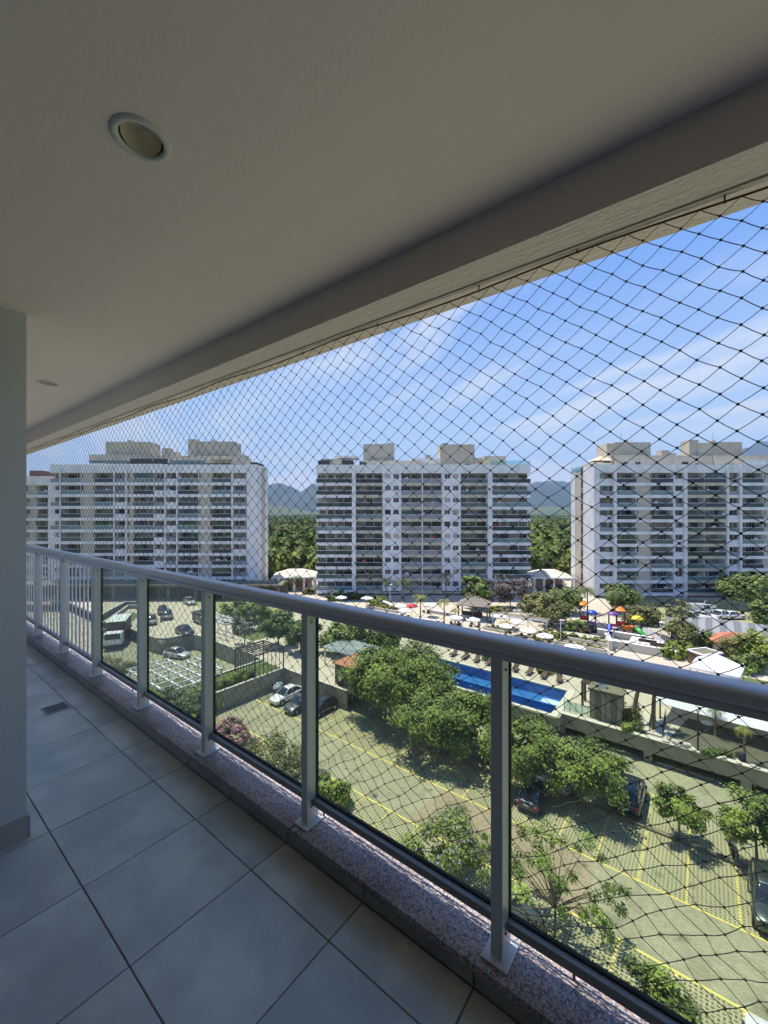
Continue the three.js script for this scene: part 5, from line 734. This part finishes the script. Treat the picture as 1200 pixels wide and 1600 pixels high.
{ // playground
  const p = at(955, 990, 2), t = thing('playground_tower', 'colourful play tower with orange and yellow roofs, blue slide and green tube slide', 'playground', p, TH + 0.25);
  const C = { o: std([0.75, 0.22, 0.02], 0.45), b: std([0.02, 0.06, 0.42], 0.4), y: std([0.8, 0.62, 0.03], 0.45), r: std([0.55, 0.03, 0.04], 0.45), g: std([0.06, 0.35, 0.05], 0.4), p: std([0.2, 0.08, 0.3], 0.5), k: std([0.03, 0.03, 0.05], 0.6) };
  const tower = (x, z, h, roof, rc, pc) => { for (const a of [-0.55, 0.55]) for (const b of [-0.55, 0.55]) part('post', CY(0.06, 0.06, h + 1.0, x + a, 0, z + b, 8), C.k, t); part('platform', RB(1.25, 0.1, 1.25, 0.02, x, h * 0.5, z), C.k, t); part('panel', RB(1.15, 0.6, 0.06, 0.02, x, h * 0.5 + 0.15, z + 0.58), pc, t); part('panel', RB(0.06, 0.6, 1.15, 0.02, x + 0.58, h * 0.5 + 0.15, z), pc, t); part('roof', roof === 'dome' ? new THREE.SphereGeometry(0.85, 14, 7, 0, 6.3, 0, 1.5).scale(1, 0.7, 1).translate(x, h + 0.95, z) : new THREE.ConeGeometry(1.0, 0.75, 4).rotateY(Math.PI / 4).translate(x, h + 1.3, z), rc, t); };
  tower(-4.0, -1.4, 3.2, 'cone', C.o, C.r); tower(-2.8, -0.4, 2.0, 'dome', C.b, C.p); tower(0.2, 0.2, 2.2, 'dome', C.p, C.r); tower(1.4, -0.6, 2.9, 'cone', C.o, C.r); tower(3.6, 0.6, 1.9, 'dome', C.y, C.g);
  part('bridge', RB(1.7, 0.7, 0.9, 0.05, 2.3, 1.0, 0.4), C.o, t); part('slide', tube([V(-0.3, 1.6, 0.8), V(-0.4, 1.0, 1.5), V(-0.5, 0.4, 2.1), V(-0.5, 0.15, 2.7)], 0.34, 10, 16), C.b, t); part('tube_slide', tube([V(3.6, 1.5, 1.1), V(3.8, 1.2, 1.8), V(4.4, 0.7, 2.2), V(5.0, 0.5, 2.5)], 0.42, 12, 20), C.g, t); part('tube_mouth', new THREE.TorusGeometry(0.45, 0.1, 8, 20).rotateY(0.6).translate(5.1, 0.5, 2.6), C.o, t); part('tunnel', RB(1.2, 1.0, 1.0, 0.1, -3.3, 0.4, 0.4), C.k, t); part('ladder', [bar(V(-1.2, 0, 1.4), V(-1.2, 2.2, 1.1), 0.04), bar(V(-0.9, 0, 1.4), V(-0.9, 2.2, 1.1), 0.04), ...[0.4, 0.8, 1.2, 1.6, 2.0].map((y) => bar(V(-1.2, y, 1.3), V(-0.9, y, 1.3), 0.03))], M.metal, t);
  const fl = at(945, 984, 2); const sh = rdSheet('play_floor', (() => { const [r, D] = toRD(fl), o = []; for (let k = 0; k < 24; k++) { const a = k / 24 * Math.PI * 2; o.push([r + 9 * Math.cos(a) + 1, D + 4.6 * Math.sin(a)]); } return o; })(), 2.005, std([0.06, 0.055, 0.06], 0.95), 'dark rubber floor of the playground');
  const sl = thing('path', 'grey ramp path curving away behind the playground', 'path', null); scene.remove(sl);
}
{ // playground fence and lamp
  const lp = (px, py, h, lab) => { const t = thing('lamp_post', lab, 'lamp post', at(px, py, 2), TH); part('pole', CY(0.06, 0.05, h), M.whitePaint, t); part('head', RB(0.7, 0.1, 0.25, 0.03, 0.2, h, 0), M.whitePaint, t); };
  lp(1032, 1022, 4.4, 'white lamp post beside the raised terrace'); lp(803, 990, 3.8, 'white lamp post beside the covered walk'); lp(876, 1006, 3.6, 'white lamp post beside the shrubs below the playground'); lp(609.5, 945, 4.3, 'white lamp post in front of the palms'); lp(958, 1003, 2.2, 'short dark bollard post on the stair wall');
  const f = thing('railing_fence', 'dark railing beside the ramp right of the playground', 'fence', at(1010, 990, 2), TH + 0.5); part('top_rail', BX(10, 0.05, 0.05, 0, 1.05, 0), M.darkMetal, f); for (let k = 0; k < 28; k++) part('bar', BX(0.03, 1.05, 0.03, -5 + k * 0.37, 0, 0), M.darkMetal, f);
}
rdSheet('ramp_path', (() => { const P = [[985, 972], [996, 972], [1018, 985], [1040, 1003], [1028, 1006], [1005, 992]].map(([x, y]) => toRD(at(x, y, 2))); return P; })(), 2.008, std([0.33, 0.34, 0.36], 0.8), 'grey ramp behind the playground');
{ // ramp with pale kerbs at the far left
  const P = [[150, 985], [172, 972], [200, 951], [222, 951]].map(([x, y]) => at(x, y, 2)), Q = [[150, 975], [168, 963], [196, 947.5], [222, 947.5]].map(([x, y]) => at(x, y, 2));
  rdSheet('ramp_road', [...P, ...Q.slice().reverse()].map(toRD), 2.008, std([0.24, 0.26, 0.28], 0.9, { map: T.conc }), 'grey ramp road at the far left');
  wallRun('ramp_kerb', 'low pale-topped wall on the near side of the left ramp', P.map(toRD), 2, 2.7, 0.25, M.conc); wallRun('ramp_kerb', 'low pale-topped wall on the far side of the left ramp', Q.map(toRD), 2, 3.0, 0.25, M.conc);
  rdSheet('lawn', [[172, 977], [205, 956], [218, 960], [200, 978]].map(([x, y]) => toRD(at(x, y, 2))), 2.007, M.grass, 'green strip below the left ramp');
}
// palms and trees of the terrace
palm('palm in front of the middle building, left of the pair', at(604, 938, 2), 4.6, { seed: 11, len: 2.6 }); palm('palm in front of the middle building, right of the pair', at(630, 939, 2), 4.6, { seed: 12, len: 2.8 }); palm('lime palm above the red parasol', at(657, 966, 2), 4.0, { seed: 13, len: 2.0, yellow: true }); palm('tall ragged palm before the dark ground floor', at(697, 934, 2), 5.3, { seed: 14, len: 2.6 }); palm('lime palm in front of the handrail, left of the gazebo', at(694, 975, 2), 4.1, { seed: 15, len: 1.7, yellow: true }); palm('low palm beside the gazebo', at(711, 976, 2), 2.5, { seed: 16, len: 1.5, yellow: true }); palm('dark palm behind the play tower, left', at(918, 958, 2), 4.6, { seed: 17, len: 2.8, n: 18 }); palm('dark palm behind the play tower, right', at(962, 960, 2), 4.0, { seed: 18, len: 2.7, n: 18 }); palm('low palm with yellow leaves at the end of the handrail row', at(790, 993, 2), 2.0, { seed: 19, len: 1.6, yellow: true }); palm('palm in front of the pale pavilion on the left', at(462, 929, 2), 4.2, { seed: 20, len: 2.2 });
const TR = (px, py, label, o) => tree(label, at(px, py, 2), o);
TR(744, 950, 'green tree with a few pink flowers behind the gazebo', { seed: 31, r: [3.2, 2.7, 2.6], h: 4.0, n: 5200, leaf: 0.26, clumps: 42, cs: 0.22, tone: 'mid', flower: [[0.5, 0.2, 0.2], 0.04] });
TR(797, 950, 'wide dry-looking tree with greyish pink twigs right of the gazebo', { seed: 32, r: [5.0, 3.2, 3.2], h: 4.0, n: 4600, leaf: 0.2, clumps: 60, cs: 0.2, tone: 'dry', limbs: 40 });
TR(838, 966, 'shrubby green tree above the right-hand parasols', { seed: 33, r: [3.0, 2.0, 2.2], h: 2.8, n: 3600, leaf: 0.22, clumps: 36, tone: 'olive' });
TR(862, 978, 'loose green tree at the right end of the parasols', { seed: 34, r: [3.0, 2.4, 2.2], h: 2.9, n: 3800, leaf: 0.2, clumps: 40, tone: 'olive' });
TR(888, 958, 'green tree left of the playground', { seed: 35, r: [3.2, 2.2, 2.4], h: 2.9, n: 3800, leaf: 0.24, clumps: 36, tone: 'mid' });
TR(972, 955, 'bushy tree right behind the play tower', { seed: 36, r: [3.4, 2.3, 2.4], h: 3.2, n: 3600, leaf: 0.26, clumps: 32, tone: 'mid' });
TR(1008, 975, 'low olive bushes along the car lot fence', { seed: 37, r: [4.2, 1.6, 2.0], h: 1.6, n: 3600, leaf: 0.2, clumps: 36, tone: 'olive' });
TR(1060, 985, 'sparse bare-branched tree in front of the parked white cars', { seed: 38, r: [2.4, 2.2, 2.0], h: 2.9, n: 1700, leaf: 0.18, clumps: 46, cs: 0.18, tone: 'olive', limbs: 34 });
TR(1066, 1010, 'round olive tree beside the white-rimmed hut', { seed: 39, r: [2.3, 2.0, 1.9], h: 2.3, n: 3600, leaf: 0.19, clumps: 40, tone: 'olive' });
TR(1110, 1013, 'dark bush between the hut and the terracotta roof', { seed: 40, r: [1.7, 1.1, 1.4], h: 1.4, n: 1900, leaf: 0.19, clumps: 28, tone: 'dark' });
TR(1150, 1028, 'loose tree on the lawn behind the white tent', { seed: 41, r: [1.8, 1.4, 1.6], h: 1.8, n: 2200, leaf: 0.18, clumps: 34, tone: 'olive' });
TR(1196, 1042, 'lime tree cut by the right edge above the handrail', { seed: 42, r: [2.4, 2.2, 2.2], h: 2.4, n: 3600, leaf: 0.17, clumps: 34, tone: 'lime' });
TR(1170, 945, 'broad green trees at the foot of the right building', { seed: 43, r: [6.5, 3.1, 4], h: 3.4, n: 8000, leaf: 0.3, clumps: 60, cs: 0.2, tone: 'mid' });
TR(1196, 985, 'dense dark tree at the right edge beside the metal roof', { seed: 44, r: [2.4, 2.6, 2.2], h: 3.0, n: 3600, leaf: 0.22, clumps: 30, tone: 'dark' });
for (const [px, py, w, seed, tone, lab] of [[528, 938, 3, 45, 'dark', 'dark shrubs at the foot of the left wing of the middle building'], [552, 937, 2.4, 46, 'dark', 'second dark shrub under the left wing of the middle building'], [440, 922, 3, 47, 'yellow', 'yellow-green shrubs before the left pavilion'], [486, 928, 2.2, 48, 'olive', 'olive shrub between the left pavilion and the middle building'], [588, 945, 2.6, 49, 'lime', 'lime shrub under the curved white wall'], [870, 925, 3.0, 50, 'dry', 'brownish shrub before the right pavilion'], [905, 985, 2.6, 51, 'mid', 'low green shrubs at the edge of the playground'], [858, 1000, 2.4, 52, 'yellow', 'yellow-leaved shrub at the right end of the terrace'], [780, 958, 2.0, 53, 'yellow', 'yellow bush at the right corner of the gazebo'], [1062, 1026, 3.0, 54, 'lime', 'lime grasses left of the white tent'], [1165, 1048, 3.2, 55, 'mid', 'low hedge on the lawn right of the white tent'], [425, 900, 2.6, 56, 'dark', 'dark shrub at the corner of the left building']]) shrub(lab, at(px, py, 2), { seed, r: [w, w * 0.42, w * 0.5], n: 2000, leaf: 0.2, clumps: 24, cs: 0.22, tone });
rdSheet('lawn', [[6, 53], [20, 53], [20, 66], [3, 66], [3, 60]], 2.006, M.grass, 'lawn right of the white tent'); rdSheet('car_lot', (() => [[975, 962], [985, 945], [1190, 945], [1230, 975], [1075, 975]].map(([x, y]) => toRD(at(x, y, 2))))(), 2.006, M.sand, 'sandy car lot in front of the right building');
rdSheet('lawn', [[21, 46], [70, 46], [70, 175], [40, 175], [21, 100]], 2.006, M.grass, 'open lawn beyond the right end of the terrace');
for (const [r, D, q] of [[26, 58, 0], [33, 72, 1], [28, 88, 2], [44, 64, 3], [38, 100, 4]]) tree(['first spreading tree on the open lawn at the right', 'tree on the open lawn behind the first one', 'tree at the back of the open lawn', 'tree far right on the open lawn', 'tree on the open lawn near the right building'][q], L(r, 2, D), { seed: 90 + q, r: [3.4, 2.3, 3.0], h: 3.4, n: 4000, leaf: 0.24, clumps: 34, tone: q % 2 ? 'mid' : 'olive' });
// pavilions between the buildings
function pavilion(label, px, py, w, h, d, turn) {
  const t = thing('pavilion', label, 'pavilion', at(px, py, 2), turn); const rf = new THREE.Group(); rf.name = 'roof'; t.add(rf);
  part('roof_slope', new THREE.CylinderGeometry(0.35, 1, 1, 4, 1).rotateY(Math.PI / 4).scale(w * 0.74, h * 0.36, d * 0.74).translate(0, h + h * 0.18, 0), std([0.62, 0.57, 0.48], 0.85, { map: T.stain }), rf);
  for (let k = 0; k < 9; k++) part('roof_seam', bar(V(lerp(-0.5, 0.5, k / 8) * w * 1.02, h + 0.05, d * 0.525), V(lerp(-0.18, 0.18, k / 8) * w, h * 1.36, d * 0.185), 0.07, 0.07, 4), M.coping, rf);
  part('fascia', BX(w * 1.06, 0.3, d * 1.06, 0, h - 0.28, 0), M.whitePaint, t);
  for (let k = 0; k < 5; k++) for (const s of [-1, 1]) part('column', BX(0.5, h - 0.29, 0.5, lerp(-0.47, 0.47, k / 4) * w, 0, s * d * 0.46), M.whitePaint, t); part('back_wall', BX(w * 0.8, h - 0.3, 0.2, 0, 0, -d * 0.2), M.beige2, t); part('shutter', BX(w * 0.3, h * 0.5, 0.1, w * 0.1, 0.1, -d * 0.2 + 0.18), M.terracotta2, t);
}
pavilion('pale pitched-roof pavilion between the left and middle buildings', 462, 919, 10.5, 3.6, 9, 0.12); pavilion('pale pitched-roof pavilion between the middle and right buildings', 858, 920, 10.0, 3.6, 9, -0.12);
{ const t = thing('glass_screen', 'long curving dark green glass screen before the right building', 'fence', at(1090, 950, 2), 0); const P = [[984, 948], [1020, 949], [1060, 950], [1100, 951.5], [1140, 954], [1175, 958], [1215, 964]].map(([x, y]) => at(x, y, 2).sub(t.position)); for (let k = 0; k < P.length - 1; k++) for (let q = 0; q < 2; q++) { const a = P[k].clone().lerp(P[k + 1], q / 2), b = P[k].clone().lerp(P[k + 1], (q + 1) / 2), d = b.clone().sub(a), g = BX(d.length() - 0.08, 1.9, 0.04).rotateY(-Math.atan2(d.z, d.x)); part('pane', g.translate((a.x + b.x) / 2, 0.1, (a.z + b.z) / 2), M.teal, t); part('post', BX(0.08, 2.1, 0.1, a.x, 0, a.z), M.metal, t); } }
{ // metal carport roof, terracotta roof, hut, tent
  const t = thing('metal_roof', 'wide corrugated metal carport roof in front of the white cars', 'roof', at(1148, 1008, 2), TH); const a = V(-8, 0, -4.5);
  for (let k = 0; k < 20; k++) part('sheet', RB(0.82, 0.05, 9.0, 0.02, 0, 0, 0, 1).rotateX(0.1).translate(-8.2 + k * 0.86, 2.2, 0), k % 2 ? M.roofmetal : M.roofmetal2, t); for (let k = 0; k < 20; k++) part('rib', BX(0.07, 0.09, 9.0).rotateX(0.1).translate(-7.77 + k * 0.86, 2.24, 0), M.roofmetal, t); for (const x of [-7.6, 0, 7.6]) for (const z of [-3.8, 3.8]) part('post', BX(0.14, 2.2, 0.14, x, 0, z), M.darkMetal, t);
  const h = thing('tiled_house', 'small house with a terracotta hip roof before the metal roof', 'house', at(1150, 1022, 2), TH + 0.1); part('wall', BX(5.2, 1.9, 3.2), M.beige, h); part('roof', new THREE.CylinderGeometry(0.25, 1, 1, 4, 1).rotateY(Math.PI / 4).scale(4.3, 1.1, 2.9).translate(0, 2.4, 0), M.terracotta, h); for (let k = 0; k < 12; k++) part('roof_tile_row', bar(V(-2.9 + k * 0.53, 1.92, 2.02), V(-0.75 + k * 0.136, 2.95, 0.5), 0.07, 0.06, 5), k % 2 ? M.terracotta2 : M.terracotta, h);
  const u = thing('flat_roof_hut', 'timber hut with a white-rimmed flat roof beside the olive tree', 'hut', at(1101, 1038, 2), TH + 0.9); u.scale.setScalar(0.72); part('wall', BX(4.2, 2.2, 3.0), M.wood, u); part('roof_rim', [BX(4.6, 0.25, 0.3, 0, 2.2, 1.5), BX(4.6, 0.25, 0.3, 0, 2.2, -1.5), BX(0.3, 0.25, 2.7, 2.15, 2.2, 0), BX(0.3, 0.25, 2.7, -2.15, 2.2, 0)], M.whitePaint, u); part('roof', BX(4.0, 0.08, 2.7, 0, 2.2, 0), M.concDark, u); part('door', BX(0.06, 1.9, 0.9, 2.12, 0, 0.3), M.brown, u);
  const tn = thing('pyramid_tent', 'white pyramid tent behind the handrail at the right', 'tent', at(1120, 1070, 2), TH - 0.15); tn.scale.setScalar(0.86); part('roof', new THREE.ConeGeometry(3.7, 1.7, 4, 1).rotateY(Math.PI / 4).translate(0, 3.3, 0), M.tent, tn); part('valance', new THREE.CylinderGeometry(3.7, 3.7, 0.3, 4, 1, true).rotateY(Math.PI / 4).translate(0, 2.32, 0), M.tent, tn); for (const x of [-2.5, 2.5]) for (const z of [-2.5, 2.5]) part('post', BX(0.1, 2.3, 0.1, x, 0, z), M.metal, tn);
}
rdSheet('deck_shade', [[-2.6, 43.4], [10, 43.4], [10, 49.5], [-1.2, 49.5]], 2.007, M.shadedFloor, 'dark grey sheet over the deck paving, awning shade put into its colour');  // dark sheet on the deck: shade under the awning painted into its colour
// dark underpass level at the foot of the left building
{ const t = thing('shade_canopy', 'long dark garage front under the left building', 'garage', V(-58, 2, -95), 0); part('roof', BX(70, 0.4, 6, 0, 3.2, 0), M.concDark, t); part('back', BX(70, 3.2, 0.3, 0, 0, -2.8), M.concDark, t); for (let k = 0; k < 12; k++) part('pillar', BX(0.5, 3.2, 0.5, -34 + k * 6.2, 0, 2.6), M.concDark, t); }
// ================================================================== FAR LAND
{ // woods behind the buildings: one mass of crowns
  const R = rng(400), f = foliage({ seed: 401, n: 420, clumps: 16, r: [1, 0.8, 1], leaf: 0.22, cs: 0.28, c0: [0.045, 0.08, 0.018], c1: [0.145, 0.20, 0.055], hollow: 0.45, floor: -0.3 });
  const core = new THREE.IcosahedronGeometry(0.82, 2), cp = core.attributes.position, cc = []; for (let i = 0; i < cp.count; i++) { const q = 1 + 0.3 * (fbm(cp.getX(i) * 3 + 5, cp.getY(i) * 3 + cp.getZ(i) * 2, 0, 402, 2) - 0.5); cp.setXYZ(i, cp.getX(i) * q, cp.getY(i) * q * 0.8, cp.getZ(i) * q); cc.push(0.04, 0.07, 0.014); } core.setAttribute('color', new THREE.Float32BufferAttribute(cc, 3)); core.computeVertexNormals();
  const g = merge([f.g, core]); const N = 8200, im = new THREE.InstancedMesh(g, M.forest, N), m = new THREE.Matrix4(), c = new THREE.Color();
  for (let k = 0; k < N; k++) { const far = k > 5200, z = far ? 480 + R() * R() * 2300 : 124 + Math.pow(R(), 1.6) * 420, x = (R() * 2 - 1) * (60 + z * 0.95), s = (2.6 + R() * 2.2) * (1 + Math.min(z, 900) / 900), hgt = far ? 1.5 + R() * 2 : 3.2 + 3.5 * fbm(x * 0.02 + 9, z * 0.02, 0, 405, 3) + 2 * R(); m.compose(V(x, hgt, -z), new THREE.Quaternion().setFromAxisAngle(V(0, 1, 0), R() * 6.3), V(s, s * (0.9 + 0.5 * R()), s)); im.setMatrixAt(k, m); const t = 0.75 + 0.6 * R(); im.setColorAt(k, c.setRGB(t * (0.9 + 0.4 * R()), t, t * 0.8)); }
  im.name = 'forest'; scene.add(im); tag(im, 'dense green wood filling the land behind the apartment buildings', 'forest', null, 'stuff');
}
function ridge(label, dist, depth, x0, x1, prof, color, seed, rough) { // a range of hills as a height field
  const nx = 260, nz = 26, g = new THREE.PlaneGeometry(x1 - x0, depth, nx, nz).rotateX(-Math.PI / 2), p = g.attributes.position, col = [];
  for (let i = 0; i < p.count; i++) { const x = p.getX(i) + (x0 + x1) / 2, v = p.getZ(i) / depth + 0.5, px = 600 + x / dist * F, r = 0.25 + 0.75 * fbm(x / 420 + 3, v * 5, 0, seed, 5); const t = Math.sin(Math.PI * clamp(v, 0, 1)), base = prof(px) / F * dist * (1 + 0.22 * (fbm(x / 700 + 20, 3.3, 0, seed + 7, 6) - 0.5)); const y = base * Math.pow(t, 0.8) * (0.93 + rough * (fbm(x / 260, v * 7 + 11, 0, seed + 3, 5) - 0.5)) + 3; p.setX(i, x); p.setY(i, v < 0.001 || v > 0.999 ? -4 : y * 1); const c = mix3(color[0], color[1], r); col.push(...c); }
  g.setAttribute('color', new THREE.Float32BufferAttribute(col, 3)); g.computeVertexNormals(); const o = struct('hills', g, M.forest, label); o.position.set(0, 0, -dist); return o;
}
const spline = (pts) => (x) => { if (x <= pts[0][0]) return pts[0][1]; for (let i = 1; i < pts.length; i++) if (x <= pts[i][0]) return lerp(pts[i - 1][1], pts[i][1], sm((x - pts[i - 1][0]) / (pts[i][0] - pts[i - 1][0]))); return pts[pts.length - 1][1]; };
ridge('blue wooded mountains on the skyline between the buildings', 5200, 2600, -6000, 6500, spline([[-500, 30], [300, 26], [400, 24], [428, 42], [446, 44], [466, 33], [490, 42], [560, 50], [700, 40], [800, 46], [832, 50], [870, 55], [900, 56], [1000, 62], [1100, 80], [1192, 108], [1260, 118], [1700, 60]]), [[0.016, 0.03, 0.02], [0.045, 0.065, 0.04]], 501, 0.5);
ridge('lower green hills in front of the mountains', 2600, 900, -5000, 5000, spline([[-500, 4], [380, 9], [440, 14], [480, 6], [520, 5], [800, 10], [850, 16], [900, 11], [1300, 8]]), [[0.035, 0.06, 0.025], [0.09, 0.115, 0.045]], 521, 0.7);
camera.updateProjectionMatrix();
renderer.render(scene, camera);
